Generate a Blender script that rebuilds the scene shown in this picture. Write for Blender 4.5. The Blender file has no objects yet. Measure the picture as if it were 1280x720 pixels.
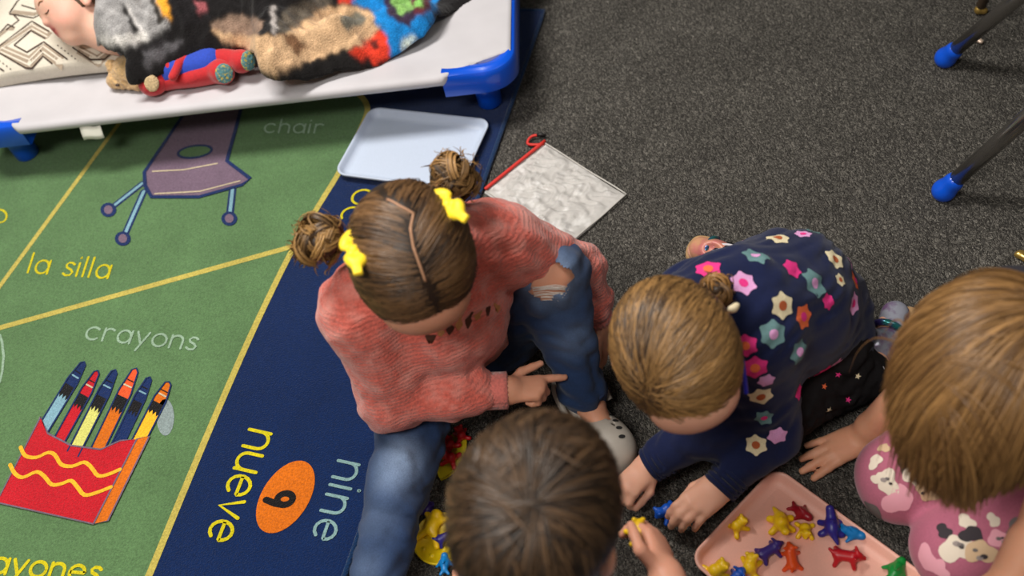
import bpy, bmesh, math, random
import numpy as np
from mathutils import Vector, Matrix
from mathutils.bvhtree import BVHTree
random.seed(7); RNG = np.random.default_rng(7)
SC = bpy.context.scene; COL = SC.collection
R = math.radians
# ------------------------------------------------------------------ camera
CAM_F, CAM_PITCH, CAM_ROLL, CAM_H = 1280.0, R(50.7), R(-13.8), 1.45
_c, _s = math.cos(CAM_ROLL), math.sin(CAM_ROLL)
_U = np.array([0, math.sin(CAM_PITCH), math.cos(CAM_PITCH)]); _X = np.array([1.0, 0, 0])
FW = np.array([0, math.cos(CAM_PITCH), -math.sin(CAM_PITCH)])
CR = _c*_X + _s*_U; CU = -_s*_X + _c*_U; CO = np.array([0, 0, CAM_H])
cam_d = bpy.data.cameras.new('camera'); cam = bpy.data.objects.new('camera', cam_d); COL.objects.link(cam)
cam.matrix_world = Matrix(((CR[0], CU[0], -FW[0], 0), (CR[1], CU[1], -FW[1], 0), (CR[2], CU[2], -FW[2], CAM_H), (0, 0, 0, 1)))
cam_d.sensor_width = 36; cam_d.lens = 36*CAM_F/1280; cam_d.clip_start = .02
cam_d.dof.use_dof = True; cam_d.dof.focus_distance = 1.72; cam_d.dof.aperture_fstop = 2.8
SC.camera = cam
def ray(x, y): return (x-640)/CAM_F*CR + (360-y)/CAM_F*CU + FW
def P(x, y, z=0.0):
    d = ray(x, y); return CO + d*((CAM_H-z)/(-d[2]))
def pix(p):
    v = np.asarray(p)-CO; w = v@FW; return 640+CAM_F*(v@CR)/w, 360-CAM_F*(v@CU)/w
# ------------------------------------------------------------------ light
SC.view_settings.view_transform = 'Standard'; SC.view_settings.look = 'None'
SC.view_settings.gamma = 1; SC.view_settings.use_curve_mapping = False
SC.view_settings.exposure = 0.0
W = bpy.data.worlds.new('room_light'); SC.world = W; W.use_nodes = True
W.node_tree.nodes['Background'].inputs[0].default_value = (.80, .86, 1.0, 1)
W.node_tree.nodes['Background'].inputs[1].default_value = 0.25
def area(name, loc, target, sx, sy, power, col=(1, .96, .90)):
    l = bpy.data.lights.new(name, 'AREA'); l.shape = 'RECTANGLE'; l.size = sx; l.size_y = sy; l.energy = power; l.color = col
    o = bpy.data.objects.new(name, l); COL.objects.link(o); o.location = loc
    o.rotation_euler = (Vector(target)-Vector(loc)).to_track_quat('-Z', 'Y').to_euler()
    return o
area('ceiling_panel_light', (-.8, 1.9, 2.74), (-.8, 1.9, 0), 1.2, .6, 92)
area('ceiling_panel_light', (-1.0, -.3, 2.74), (-1.0, -.3, 0), 1.2, .6, 56)
area('ceiling_panel_light', (1.5, .4, 2.74), (1.5, .4, 0), 1.2, .6, 12)
# ------------------------------------------------------------------ scene helpers
def link(o, parent=None):
    COL.objects.link(o)
    if parent is not None:
        o.parent = parent; o.matrix_parent_inverse = parent.matrix_world.inverted()
    return o
def tag(o, label, cat, group=None, kind=None):
    o['label'] = label; o['category'] = cat
    if group: o['group'] = group
    if kind: o['kind'] = kind
    return o
def empty(name, loc, label, cat, group=None):
    o = bpy.data.objects.new(name, None); o.empty_display_size = .05; COL.objects.link(o)
    o.matrix_world = Matrix.Translation(Vector([float(v) for v in loc])); tag(o, label, cat, group); return o
def mesh_obj(name, verts, faces, mats, parent=None, smooth=True, midx=None):
    me = bpy.data.meshes.new(name)
    verts = np.asarray(verts, dtype=np.float64)
    me.from_pydata(verts.tolist(), [], faces if isinstance(faces, list) else np.asarray(faces).tolist())
    for m in (mats if isinstance(mats, (list, tuple)) else [mats]): me.materials.append(m)
    if midx is not None: me.polygons.foreach_set('material_index', np.asarray(midx, dtype=np.int32))
    if smooth: me.polygons.foreach_set('use_smooth', np.ones(len(me.polygons), dtype=bool))
    me.update()
    return link(bpy.data.objects.new(name, me), parent)
def vcol(o, cols, name='col'):
    a = o.data.color_attributes.new(name, 'FLOAT_COLOR', 'POINT')
    c = np.ones((len(o.data.vertices), 4), dtype=np.float32); c[:, :3] = cols
    a.data.foreach_set('color', c.ravel())
class MB:                                     # collects polygons with material numbers
    def __init__(s): s.v = []; s.f = []; s.m = []
    def add(s, verts, faces, m=0):
        n = len(s.v); s.v += [tuple(map(float, p)) for p in verts]; s.f += [[i+n for i in f] for f in faces]; s.m += [m]*len(faces)
    def build(s, name, mats, parent=None, smooth=True): return mesh_obj(name, s.v, s.f, mats, parent, smooth, s.m)
def norm(v): v = np.asarray(v, float); return v/(np.linalg.norm(v)+1e-12)
def perp_frame(d):
    d = norm(d); a = np.array([0, 0, 1.]) if abs(d[2]) < .9 else np.array([1., 0, 0])
    x = norm(np.cross(a, d)); return x, np.cross(d, x)
def tube(mb, pts, rad, n=10, m=0, cap=True):
    pts = [np.asarray(p, float) for p in pts]; k = len(pts)
    rad = [rad]*k if np.isscalar(rad) else rad
    vs = []; x = None
    for i, p in enumerate(pts):
        d = norm(pts[min(i+1, k-1)]-pts[max(i-1, 0)])
        if x is None: x, y = perp_frame(d)
        else: x = norm(x-d*(x@d)); y = np.cross(d, x)
        for j in range(n):
            a = 2*math.pi*j/n; vs.append(p+rad[i]*(math.cos(a)*x+math.sin(a)*y))
    fs = [[i*n+j, i*n+(j+1) % n, (i+1)*n+(j+1) % n, (i+1)*n+j] for i in range(k-1) for j in range(n)]
    if cap: fs += [list(range(n))[::-1], [(k-1)*n+j for j in range(n)]]
    mb.add(vs, fs, m)
def bez(pts, n=24):                            # Catmull-Rom through points
    pts = [np.asarray(p, float) for p in pts]; q = [2*pts[0]-pts[1]]+pts+[2*pts[-1]-pts[-2]]; out = []
    seg = max(1, n//(len(pts)-1))
    for i in range(1, len(q)-2):
        for t in np.linspace(0, 1, seg, endpoint=False):
            out.append(.5*(2*q[i]+(q[i+1]-q[i-1])*t+(2*q[i-1]-5*q[i]+4*q[i+1]-q[i+2])*t*t+(3*q[i]-q[i-1]-3*q[i+1]+q[i+2])*t**3))
    return out+[pts[-1]]
# ------------------------------------------------------------------ materials
def lin(*c):                                   # 0-255 sRGB to linear
    return tuple(((v/255)/12.92 if v <= 10.3 else ((v/255+.055)/1.055)**2.4) for v in c)
def mat(name, col, rough=.6, noise=None, bump=None, sheen=0, spec=.5, sss=0, metal=0, coat=0, attr=None, alpha=None, tint2=None, extra_bump=None):
    m = bpy.data.materials.new(name); m.use_nodes = True; nt = m.node_tree; b = nt.nodes['Principled BSDF']; N = nt.nodes.new; L = nt.links.new
    b.inputs['Roughness'].default_value = rough; b.inputs['Specular IOR Level'].default_value = spec; b.inputs['Metallic'].default_value = metal
    b.inputs['Base Color'].default_value = (*col, 1); b.inputs['Coat Weight'].default_value = coat
    if sheen: b.inputs['Sheen Weight'].default_value = sheen; b.inputs['Sheen Roughness'].default_value = .5
    if sss:
        b.inputs['Subsurface Weight'].default_value = sss; b.inputs['Subsurface Radius'].default_value = (.012, .005, .003); b.inputs['Subsurface Scale'].default_value = .6
    if alpha is not None: b.inputs['Alpha'].default_value = alpha
    tc = N('ShaderNodeTexCoord'); src = None
    if attr:
        a = N('ShaderNodeVertexColor'); a.layer_name = attr; src = a.outputs['Color']
    if noise:                                  # (scale, amount, detail[, second colour])
        for (sc, am, de) in (noise if isinstance(noise[0], (list, tuple)) else [noise]):
            t = N('ShaderNodeTexNoise'); t.inputs['Scale'].default_value = sc; t.inputs['Detail'].default_value = de; L(tc.outputs['Object'], t.inputs['Vector'])
            r = N('ShaderNodeMapRange'); r.inputs['From Min'].default_value = .25; r.inputs['From Max'].default_value = .75
            r.inputs['To Min'].default_value = 1-am; r.inputs['To Max'].default_value = 1+am; L(t.outputs['Fac'], r.inputs['Value'])
            x = N('ShaderNodeMix'); x.data_type = 'RGBA'; x.blend_type = 'MULTIPLY'; x.inputs[0].default_value = 1
            if src is None: x.inputs[6].default_value = (*col, 1)
            else: L(src, x.inputs[6])
            L(r.outputs[0], x.inputs[7]); src = x.outputs[2]
    if tint2:                                  # (scale, colour, threshold lo, hi)
        sc, c2, lo, hi = tint2
        t = N('ShaderNodeTexNoise'); t.inputs['Scale'].default_value = sc; t.inputs['Detail'].default_value = 4; L(tc.outputs['Object'], t.inputs['Vector'])
        r = N('ShaderNodeMapRange'); r.inputs['From Min'].default_value = lo; r.inputs['From Max'].default_value = hi; L(t.outputs['Fac'], r.inputs['Value'])
        x = N('ShaderNodeMix'); x.data_type = 'RGBA'; L(r.outputs[0], x.inputs[0])
        if src is None: x.inputs[6].default_value = (*col, 1)
        else: L(src, x.inputs[6])
        x.inputs[7].default_value = (*c2, 1); src = x.outputs[2]
    if src is not None: L(src, b.inputs['Base Color'])
    prev = None
    for (kind, sc, st, dist) in (bump or []):
        if kind == 'noise': t = N('ShaderNodeTexNoise'); t.inputs['Detail'].default_value = 3; o = 'Fac'
        elif kind == 'voronoi': t = N('ShaderNodeTexVoronoi'); o = 'Distance'
        else: t = N('ShaderNodeTexWave'); t.inputs['Distortion'].default_value = .8; t.bands_direction = kind; o = 'Fac'
        t.inputs['Scale'].default_value = sc; L(tc.outputs['Object'], t.inputs['Vector'])
        bp = N('ShaderNodeBump'); bp.inputs['Strength'].default_value = st; bp.inputs['Distance'].default_value = dist
        L(t.outputs[o], bp.inputs['Height'])
        if prev is not None: L(prev, bp.inputs['Normal'])
        prev = bp.outputs['Normal']
    if prev is not None: L(prev, b.inputs['Normal'])
    return m
def rugmat(name, *rgb): return mat(name, lin(*rgb), .95, noise=[(330, .26, 2), (9, .12, 3)], bump=[('noise', 420, .8, .004)], sheen=.15, spec=.1)
# ------------------------------------------------------------------ implicit surfaces
def cone(a, b, ra, rb=None, k=.02, op='add'): return dict(t='cone', a=np.asarray(a, float), b=np.asarray(b, float), ra=ra, rb=ra if rb is None else rb, k=k, op=op)
def ell(c, r, M=None, k=.02, op='add'): return dict(t='ell', c=np.asarray(c, float), r=np.asarray(r if np.ndim(r) else [r]*3, float), M=np.eye(3) if M is None else np.asarray(M, float), k=k, op=op)
def rbox(c, r, rr, M=None, k=.01, op='add'): return dict(t='box', c=np.asarray(c, float), r=np.asarray(r, float), rr=rr, M=np.eye(3) if M is None else np.asarray(M, float), k=k, op=op)
def chain(pts, rads, k=.02): return [cone(pts[i], pts[i+1], rads[i], rads[i+1], k) for i in range(len(pts)-1)]
def _bb(p):
    if p['t'] == 'cone': r = max(p['ra'], p['rb']); return np.minimum(p['a'], p['b'])-r, np.maximum(p['a'], p['b'])+r
    if p['t'] == 'ell': e = np.sqrt(((p['M']*p['r'])**2).sum(1)); return p['c']-e, p['c']+e
    e = np.abs(p['M']*p['r']).sum(1)+p['rr']; return p['c']-e, p['c']+e
def _d(p, x, y, z):
    if p['t'] == 'cone':
        a = p['a']; ba = p['b']-a; L = ba@ba+1e-12
        t = np.clip(((x-a[0])*ba[0]+(y-a[1])*ba[1]+(z-a[2])*ba[2])/L, 0, 1)
        return np.sqrt((x-a[0]-t*ba[0])**2+(y-a[1]-t*ba[1])**2+(z-a[2]-t*ba[2])**2)-(p['ra']+(p['rb']-p['ra'])*t)
    c, M, r = p['c'], p['M'], p['r']; X, Y, Z = x-c[0], y-c[1], z-c[2]
    q = [X*M[0, i]+Y*M[1, i]+Z*M[2, i] for i in range(3)]
    if p['t'] == 'ell':
        k0 = np.sqrt((q[0]/r[0])**2+(q[1]/r[1])**2+(q[2]/r[2])**2); k1 = np.sqrt((q[0]/r[0]**2)**2+(q[1]/r[1]**2)**2+(q[2]/r[2]**2)**2)+1e-9
        return k0*(k0-1)/k1
    g = [np.abs(q[i])-r[i] for i in range(3)]
    return np.sqrt(sum(np.maximum(v, 0)**2 for v in g))+np.minimum(np.maximum(np.maximum(g[0], g[1]), g[2]), 0)-p['rr']
def sdf_mesh(prims, h, disp=None, grow=0.0):
    bb = [_bb(p) for p in prims if p['op'] == 'add']
    lo = np.min([b[0] for b in bb], 0)-4*h-grow-.012; hi = np.max([b[1] for b in bb], 0)+4*h+grow+.012
    n = np.ceil((hi-lo)/h).astype(int)+1
    ax = [(lo[i]+h*np.arange(n[i])).astype(np.float32) for i in range(3)]
    D = np.full(n, 1.0, dtype=np.float32)
    for p in prims:
        pl, ph = _bb(p); pad = p['k']+3*h+grow+.012
        i0 = np.clip(np.floor((pl-pad-lo)/h).astype(int), 0, n); i1 = np.clip(np.ceil((ph+pad-lo)/h).astype(int)+1, 0, n)
        if (i1 <= i0).any(): continue
        S = tuple(slice(a, b) for a, b in zip(i0, i1))
        d = _d(p, ax[0][S[0]][:, None, None], ax[1][S[1]][None, :, None], ax[2][S[2]][None, None, :]).astype(np.float32)-(grow if p['op'] == 'add' else 0)
        k = max(p['k'], 1e-5); A = D[S]
        if p['op'] == 'add':
            hh = np.maximum(k-np.abs(A-d), 0)/k; D[S] = np.minimum(A, d)-hh*hh*k*.25
        else:
            d = -d; hh = np.maximum(k-np.abs(A-d), 0)/k; D[S] = np.maximum(A, d)+hh*hh*k*.25
    if disp is not None:
        I = np.argwhere(np.abs(D) < .03); g = lo+h*I
        D[I[:, 0], I[:, 1], I[:, 2]] += disp(g).astype(np.float32)
    ins = D < 0
    cnt = np.zeros(n-1, dtype=np.uint8)
    offs = [(a, b, c) for a in (0, 1) for b in (0, 1) for c in (0, 1)]
    for a, b, c in offs: cnt += ins[a:n[0]-1+a, b:n[1]-1+b, c:n[2]-1+c]
    cells = np.argwhere((cnt > 0) & (cnt < 8)); m = len(cells)
    vid = np.full(n-1, -1, dtype=np.int32); vid[cells[:, 0], cells[:, 1], cells[:, 2]] = np.arange(m)
    val = {o: D[cells[:, 0]+o[0], cells[:, 1]+o[1], cells[:, 2]+o[2]] for o in offs}
    acc = np.zeros((m, 3)); w = np.zeros(m)
    for o in offs:
        for axn in range(3):
            if o[axn] == 0:
                q = list(o); q[axn] = 1; q = tuple(q); va, vb = val[o], val[q]; s = (va < 0) != (vb < 0)
                t = np.where(s, va/(va-vb+1e-12), 0); pt = np.tile(np.array(o, float), (m, 1)); pt[:, axn] += t
                acc += pt*s[:, None]; w += s
    V = lo+h*(cells+acc/np.maximum(w, 1)[:, None])
    Fs = []
    for axn in range(3):
        u, v = (axn+1) % 3, (axn+2) % 3
        sl0 = [slice(None)]*3; sl1 = [slice(None)]*3; sl0[axn] = slice(0, n[axn]-1); sl1[axn] = slice(1, n[axn])
        A, B = ins[tuple(sl0)], ins[tuple(sl1)]; E = np.argwhere(A != B)
        E = E[(E[:, u] > 0) & (E[:, v] > 0) & (E[:, u] < n[u]-1) & (E[:, v] < n[v]-1)]
        s = A[E[:, 0], E[:, 1], E[:, 2]]
        def cid(du, dv): q = E.copy(); q[:, u] -= du; q[:, v] -= dv; return vid[q[:, 0], q[:, 1], q[:, 2]]
        f = np.stack([cid(1, 1), cid(0, 1), cid(0, 0), cid(1, 0)], 1); f[~s] = f[~s][:, ::-1]; Fs.append(f)
    return V, np.concatenate(Fs)
def wob(amp, freq, seed, stretch=(1, 1, 1), n=7, ridge=False):
    g = np.random.default_rng(seed); K = g.normal(size=(n, 3))*np.array(stretch); K = K/np.linalg.norm(K, axis=1)[:, None]*freq*g.uniform(.6, 1.6, (n, 1)); ph = g.uniform(0, 6.28, n)
    def f(p):
        q = p+.012*np.sin(p[:, [1, 2, 0]]*freq*.6+ph[:3]); s = np.sin(q@K.T+ph)
        return amp*((1-2*np.abs(s)) if ridge else s).sum(1)/math.sqrt(n)
    return f
def addf(*fs): return lambda p: sum(f(p) for f in fs)
def sdf_obj(name, prims, h, m, parent=None, disp=None, grow=0.0, cutter=None):
    V, F_ = sdf_mesh(prims, h, disp, grow)
    if cutter is not None:                     # real opening in the cloth
        c = V[F_].mean(1); F_ = F_[~cutter(c)]
    return mesh_obj(name, V, F_, m, parent)
def bvh(o):
    M = o.matrix_world; me = o.data
    return BVHTree.FromPolygons([M @ v.co for v in me.vertices], [p.vertices[:] for p in me.polygons])
def frame3(x, y):                              # columns: x, y made perpendicular, x cross y
    x = norm(x); y = norm(np.asarray(y, float)-x*(np.asarray(y, float)@x)); return np.stack([x, y, np.cross(x, y)], 1)
def imgdir(px, py, z, dx, dy, dz=0.0):         # direction in the world of a step on the picture at height z
    return P(px+dx, py+dy, z+dz)-P(px, py, z)
# ------------------------------------------------------------------ floor
def carpet():
    m = bpy.data.materials.new('charcoal_loop_carpet'); m.use_nodes = True; nt = m.node_tree; b = nt.nodes['Principled BSDF']; N = nt.nodes.new; L = nt.links.new
    tc = N('ShaderNodeTexCoord')
    wn = N('ShaderNodeTexNoise'); wn.inputs['Scale'].default_value = 70; L(tc.outputs['Object'], wn.inputs['Vector'])
    mx = N('ShaderNodeMix'); mx.data_type = 'RGBA'; mx.blend_type = 'LINEAR_LIGHT'; mx.inputs[0].default_value = .008; L(tc.outputs['Object'], mx.inputs[6]); L(wn.outputs['Color'], mx.inputs[7])
    mp = N('ShaderNodeMapping'); mp.inputs['Rotation'].default_value = (0, 0, R(25)); mp.inputs['Scale'].default_value = (1.5, .8, 1); L(mx.outputs[2], mp.inputs['Vector'])
    v = N('ShaderNodeTexVoronoi'); v.inputs['Scale'].default_value = 300; L(mp.outputs[0], v.inputs['Vector'])
    n1 = N('ShaderNodeTexNoise'); n1.inputs['Scale'].default_value = 430; n1.inputs['Detail'].default_value = 2; L(tc.outputs['Object'], n1.inputs['Vector'])
    n2 = N('ShaderNodeTexNoise'); n2.inputs['Scale'].default_value = 7; n2.inputs['Detail'].default_value = 3; L(tc.outputs['Object'], n2.inputs['Vector'])
    r = N('ShaderNodeValToRGB'); r.color_ramp.elements[0].position = .0; r.color_ramp.elements[0].color = (*lin(34, 33, 31), 1)
    r.color_ramp.elements[1].position = 1; r.color_ramp.elements[1].color = (*lin(150, 145, 136), 1)
    e = r.color_ramp.elements.new(.5); e.color = (*lin(80, 77, 73), 1)
    sp = N('ShaderNodeSeparateColor'); L(v.outputs['Color'], sp.inputs[0])
    ad = N('ShaderNodeMath'); ad.operation = 'MULTIPLY_ADD'; ad.inputs[1].default_value = .5; L(sp.outputs[0], ad.inputs[0])
    k = N('ShaderNodeMapRange'); k.inputs['From Min'].default_value = .25; k.inputs['From Max'].default_value = .75; k.inputs['To Max'].default_value = .5; L(n1.outputs['Fac'], k.inputs['Value']); L(k.outputs[0], ad.inputs[2])
    L(ad.outputs[0], r.inputs['Fac'])
    k2 = N('ShaderNodeMapRange'); k2.inputs['From Min'].default_value = .3; k2.inputs['From Max'].default_value = .7; k2.inputs['To Min'].default_value = .85; k2.inputs['To Max'].default_value = 1.12; L(n2.outputs['Fac'], k2.inputs['Value'])
    mu = N('ShaderNodeMix'); mu.data_type = 'RGBA'; mu.blend_type = 'MULTIPLY'; mu.inputs[0].default_value = 1; L(r.outputs[0], mu.inputs[6]); L(k2.outputs[0], mu.inputs[7]); L(mu.outputs[2], b.inputs['Base Color'])
    bp = N('ShaderNodeBump'); bp.invert = True; bp.inputs['Strength'].default_value = .9; bp.inputs['Distance'].default_value = .006; L(v.outputs['Distance'], bp.inputs['Height']); L(bp.outputs[0], b.inputs['Normal'])
    b.inputs['Roughness'].default_value = .95; b.inputs['Specular IOR Level'].default_value = .15
    return m
fl = mesh_obj('floor', [(-3, -1.2, -.02), (3, -1.2, -.02), (3, 4.5, -.02), (-3, 4.5, -.02), (-3, -1.2, 0), (3, -1.2, 0), (3, 4.5, 0), (-3, 4.5, 0)],
              [[0, 3, 2, 1], [4, 5, 6, 7], [0, 1, 5, 4], [1, 2, 6, 5], [2, 3, 7, 6], [3, 0, 4, 7]], carpet(), smooth=False)
M_wall = mat('painted_wall', lin(128, 124, 116), .8, noise=(3, .03, 2)); M_ceil = mat('ceiling_tile', lin(170, 170, 168), .9, bump=[('noise', 90, .3, .004)])
def shell(name, lo, hi, m):
    v = [(x, y, z) for z in (lo[2], hi[2]) for x, y in ((lo[0], lo[1]), (hi[0], lo[1]), (hi[0], hi[1]), (lo[0], hi[1]))]
    o = mesh_obj(name, v, [[0, 3, 2, 1], [4, 5, 6, 7], [0, 1, 5, 4], [1, 2, 6, 5], [2, 3, 7, 6], [3, 0, 4, 7]], m, smooth=False); o['kind'] = 'structure'; return o
shell('ceiling', (-3.1, -1.3, 2.8), (3.1, 4.6, 2.9), M_ceil); shell('wall_left', (-3.1, -1.3, -.02), (-3, 4.6, 2.8), M_wall); shell('wall_right', (3, -1.3, -.02), (3.1, 4.6, 2.8), M_wall)
shell('wall_back', (-3, 4.5, -.02), (3, 4.6, 2.8), M_wall); shell('wall_front', (-3, -1.3, -.02), (3, -1.2, 2.8), M_wall)
fl['kind'] = 'structure'; fl['label'] = 'dark charcoal heathered loop carpet covering the classroom floor'
# ------------------------------------------------------------------ rug with printed pictures
RZ = .007
M_blue = rugmat('rug_navy', 4, 32, 76); M_green = rugmat('rug_green', 86, 118, 76); M_yel = rugmat('rug_yellow', 184, 168, 82)
M_bind = rugmat('rug_binding', 12, 44, 82); M_pale = rugmat('rug_pale_blue', 122, 154, 154); M_paleg = rugmat('rug_pale_green', 142, 168, 144)
M_bry = rugmat('rug_bright_yellow', 200, 186, 18); M_mauve = rugmat('rug_mauve', 112, 92, 110); M_ink = rugmat('rug_ink', 18, 40, 88)
M_cream = rugmat('rug_cream', 198, 182, 152); M_lblue = rugmat('rug_light_blue', 122, 162, 178); M_red = rugmat('rug_red', 186, 22, 36)
M_or = rugmat('rug_orange', 206, 104, 16); M_blk = rugmat('rug_black', 20, 18, 20); M_gold = rugmat('rug_gold', 238, 176, 40); M_or2 = rugmat('rug_red_orange', 222, 84, 40); M_ly = rugmat('rug_pale_yellow', 206, 204, 110)
rc = P(680, 13, RZ); re = P(432, 714, RZ); rdir = norm(re-rc); rleft = np.array([rdir[1], -rdir[0], 0]); rleft = rleft if rleft[0] < 0 else -rleft
RL, RWd = 2.0, 2.3
rug = empty('area_rug', rc+rdir*1+rleft*1.1-np.array([0, 0, RZ]), 'navy and green classroom rug printed with bilingual words and pictures', 'rug')
def slab(name, quad, z0, z1, m, parent):
    q = [np.array([p[0], p[1], 0]) for p in quad]
    if np.cross(q[1]-q[0], q[2]-q[0])[2] < 0: q = q[::-1]
    v = [p+np.array([0, 0, z0]) for p in q]+[p+np.array([0, 0, z1]) for p in q]; n = len(q)
    return mesh_obj(name, v, [list(range(n))[::-1], list(range(n, 2*n))]+[[i, (i+1) % n, n+(i+1) % n, n+i] for i in range(n)], m, parent, False)
slab('pile', [rc, rc+rdir*RL, rc+rdir*RL+rleft*RWd, rc+rleft*RWd], .0005, RZ, M_blue, rug)
bd = MB(); g = []
for i in range(60): g.append(rc+rdir*RL*(1-i/59.))
for i in range(1, 50): g.append(rc+rleft*RWd*i/49.)
tube(bd, [p-np.array([0, 0, .002]) for p in g], .0052, 8); bd.build('binding', M_bind, rug)
class Print:
    def __init__(s): s.v = []; s.f = []; s.m = []; s.mats = []; s.z = RZ
    def mi(s, m):
        if m not in s.mats: s.mats.append(m)
        return s.mats.index(m)
    def poly(s, px, m, lay, world=False):
        pts = [Vector(tuple(p)) if world else Vector(P(p[0], p[1], RZ)) for p in px]
        from mathutils.geometry import tessellate_polygon
        n = len(s.v); z = RZ+.0004*lay
        t = tessellate_polygon([[Vector((p.x, p.y, 0)) for p in pts]])
        s.v += [(p.x, p.y, z) for p in pts]
        for a, b, c in t:
            A, B, C = pts[a], pts[b], pts[c]
            if (B.x-A.x)*(C.y-A.y)-(B.y-A.y)*(C.x-A.x) < 0: b, c = c, b
            s.f.append([n+a, n+b, n+c]); s.m.append(s.mi(m))
    def line(s, px, w, m, lay, closed=False, world=False, z=None, dots=True):
        pts = [np.array(p, float) if world else P(p[0], p[1], RZ) for p in px]
        if closed: pts = pts+[pts[0]]
        s.cnt = getattr(s, 'cnt', 0)+1; z = RZ+.0004*lay+.00006*(s.cnt % 12); k = len(pts); n = len(s.v)
        for i, p in enumerate(pts):
            if closed and i in (0, k-1): d = norm((pts[1]-pts[-2])[:2])
            else: d = norm((pts[min(i+1, k-1)]-pts[max(0, i-1)])[:2])
            e = np.array([-d[1], d[0]])*w/2
            s.v += [(p[0]-e[0], p[1]-e[1], z), (p[0]+e[0], p[1]+e[1], z)]
        for i in range(k-1): s.f.append([n+2*i, n+2*i+2, n+2*i+3, n+2*i+1]); s.m.append(s.mi(m))
        if dots and not closed:
            for p in (pts[0], pts[-1]):
                n = len(s.v); s.v += [(p[0]+w/2*math.cos(a), p[1]+w/2*math.sin(a), z-.00003) for a in np.linspace(0, 6.2832, 10, endpoint=False)]
                s.f.append(list(range(n, n+10))); s.m.append(s.mi(m))
    def build(s, name, label=None):
        o = mesh_obj(name, s.v, s.f, s.mats, rug, False, s.m)
        if label: o['label'] = label
        return o
# green panel and yellow lines
border = [(436, 111), (448, 118), (457, 128), (459, 140), (450, 163), (426, 212), (398, 258), (365, 314), (336, 372), (308, 432), (273, 512), (240, 590), (188, 716)]
bw = [P(x, y, RZ) for x, y in border]
b0 = bw[0]+rleft*1.9; bl = bw[-1]+rdir*.6
pr = Print(); pr.poly([b0]+bw+[bl, bl+rleft*1.95], M_green, 1, True); pr.build('green_panel')
pr = Print(); pr.line([b0]+bez(bw, 60)+[bl], .0125, M_yel, 2, world=True); pr.build('border_line')
pr = Print(); pr.line([(367, 308), (0, 410), (-250, 480)], .0125, M_yel, 2); pr.build('divider_line')
pr = Print(); pr.line([(175, 117), (147, 157), (0, 358), (-120, 520)], .0105, M_yel, 2); pr.build('divider_line')
# chair picture
pr = Print(); seat = [(262, 92), (238, 132), (226, 150), (181, 216), (182, 233), (190, 247), (249, 247), (303, 232), (313, 224), (284, 202), (300, 144), (312, 96)]
pr.poly(seat, M_mauve, 3)
for a, b in (((178, 230), (136, 263)), ((180, 240), (154, 299)), ((291, 238), (287, 274))):
    pr.line([a, b], .0165, M_ink, 3); pr.line([a, b], .0075, M_lblue, 4)
    pr.poly([(b[0]+10*math.cos(t), b[1]+9*math.sin(t)) for t in np.linspace(0, 6.28, 14, endpoint=False)], M_ink, 5)
    pr.poly([(b[0]+5.5*math.cos(t), b[1]+5.5*math.sin(t)) for t in np.linspace(0, 6.28, 14, endpoint=False)], M_mauve, 6)
pr.line(seat, .0085, M_ink, 6, closed=True)
hole = [(244+21*math.cos(t), 190.5-2.6*math.cos(t)+7.5*math.sin(t)) for t in np.linspace(0, 6.2832, 24, endpoint=False)]
pr.poly(hole, M_green, 4); pr.line(hole, .006, M_ink, 5, closed=True)
pr.line([(191, 215), (230, 213), (272, 205)], .0035, M_cream, 4); pr.line([(194, 243), (250, 240), (300, 227)], .0035, M_cream, 4)
pr.build('chair_picture', 'mauve chair picture outlined in navy')
# crayon box picture
pr = Print()
def crayon(a, b, w, body, tip):
    a = np.array(a, float); b = np.array(b, float); d = norm(b-a); e = np.array([-d[1], d[0]])*w/2; L = np.linalg.norm(b-a)
    q = lambda t, s: a+d*L*t+e*s
    pr.poly([q(0, -1), q(.74, -1), q(.78, -.75), q(.98, -.45), q(1, 0), q(.98, .45), q(.78, .75), q(.74, 1), q(0, 1)], tip, 3)
    pr.poly([q(0, -1), q(.60, -1), q(.60, 1), q(0, 1)], body, 4)
    pr.poly([q(.56, -1), q(.68, -1), q(.68, 1), q(.56, 1), q(.5, .6), q(.56, .3), q(.5, 0), q(.56, -.3), q(.5, -.6)], M_blk, 5)
    pr.line([q(.80, -.6), q(.80, .6)], .003, M_lblue if tip is M_ink else M_cream, 5); pr.line([q(.86, -.5), q(.86, .5)], .002, M_blk, 5)
    pr.line([q(0, -1), q(.74, -1), q(.97, -.5), q(1, 0), q(.97, .5), q(.74, 1), q(0, 1)], .0032, M_ink, 6)
pr.poly([(207+11*math.cos(t), 522+23*math.sin(t)) for t in np.linspace(0, 6.28, 20, endpoint=False)], rugmat('rug_grey', 132, 146, 146), 3)
crayon((50, 545), (106, 453), 14, M_lblue, M_ink); crayon((70, 560), (123, 464), 14, M_red, M_red); crayon((92, 568), (145, 463), 15, M_ly, M_ink)
crayon((118, 572), (171, 461), 16, M_or, M_or2); crayon((142, 568), (188, 472), 14, M_ink, M_ink); crayon((170, 560), (212, 478), 16, M_gold, M_or)
redp = [(52, 522), (61, 543), (90, 558), (127, 563), (151, 552), (172, 550), (118, 656), (-3, 629)]
pr.poly(redp, M_red, 7); side = [(172, 550), (188, 546), (136, 652), (118, 656)]; pr.poly(side, M_or, 7)
pr.line(redp, .0032, M_mauve, 8, closed=True); pr.line(side, .0032, M_mauve, 8, closed=True)
for l in ([(27, 560), (33, 571), (47, 573), (61, 567), (70, 570), (78, 582), (92, 584), (106, 579), (115, 585), (124, 596), (137, 594), (151, 588)],
          [(14, 582), (20, 593), (30, 598), (47, 591), (57, 597), (66, 607), (78, 606), (90, 602), (98, 610), (107, 620), (122, 617), (140, 610)]):
    pr.line(bez(l, 40), .0068, M_gold, 8)
pr.build('crayon_box_picture', 'red crayon box picture with six crayons')
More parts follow.
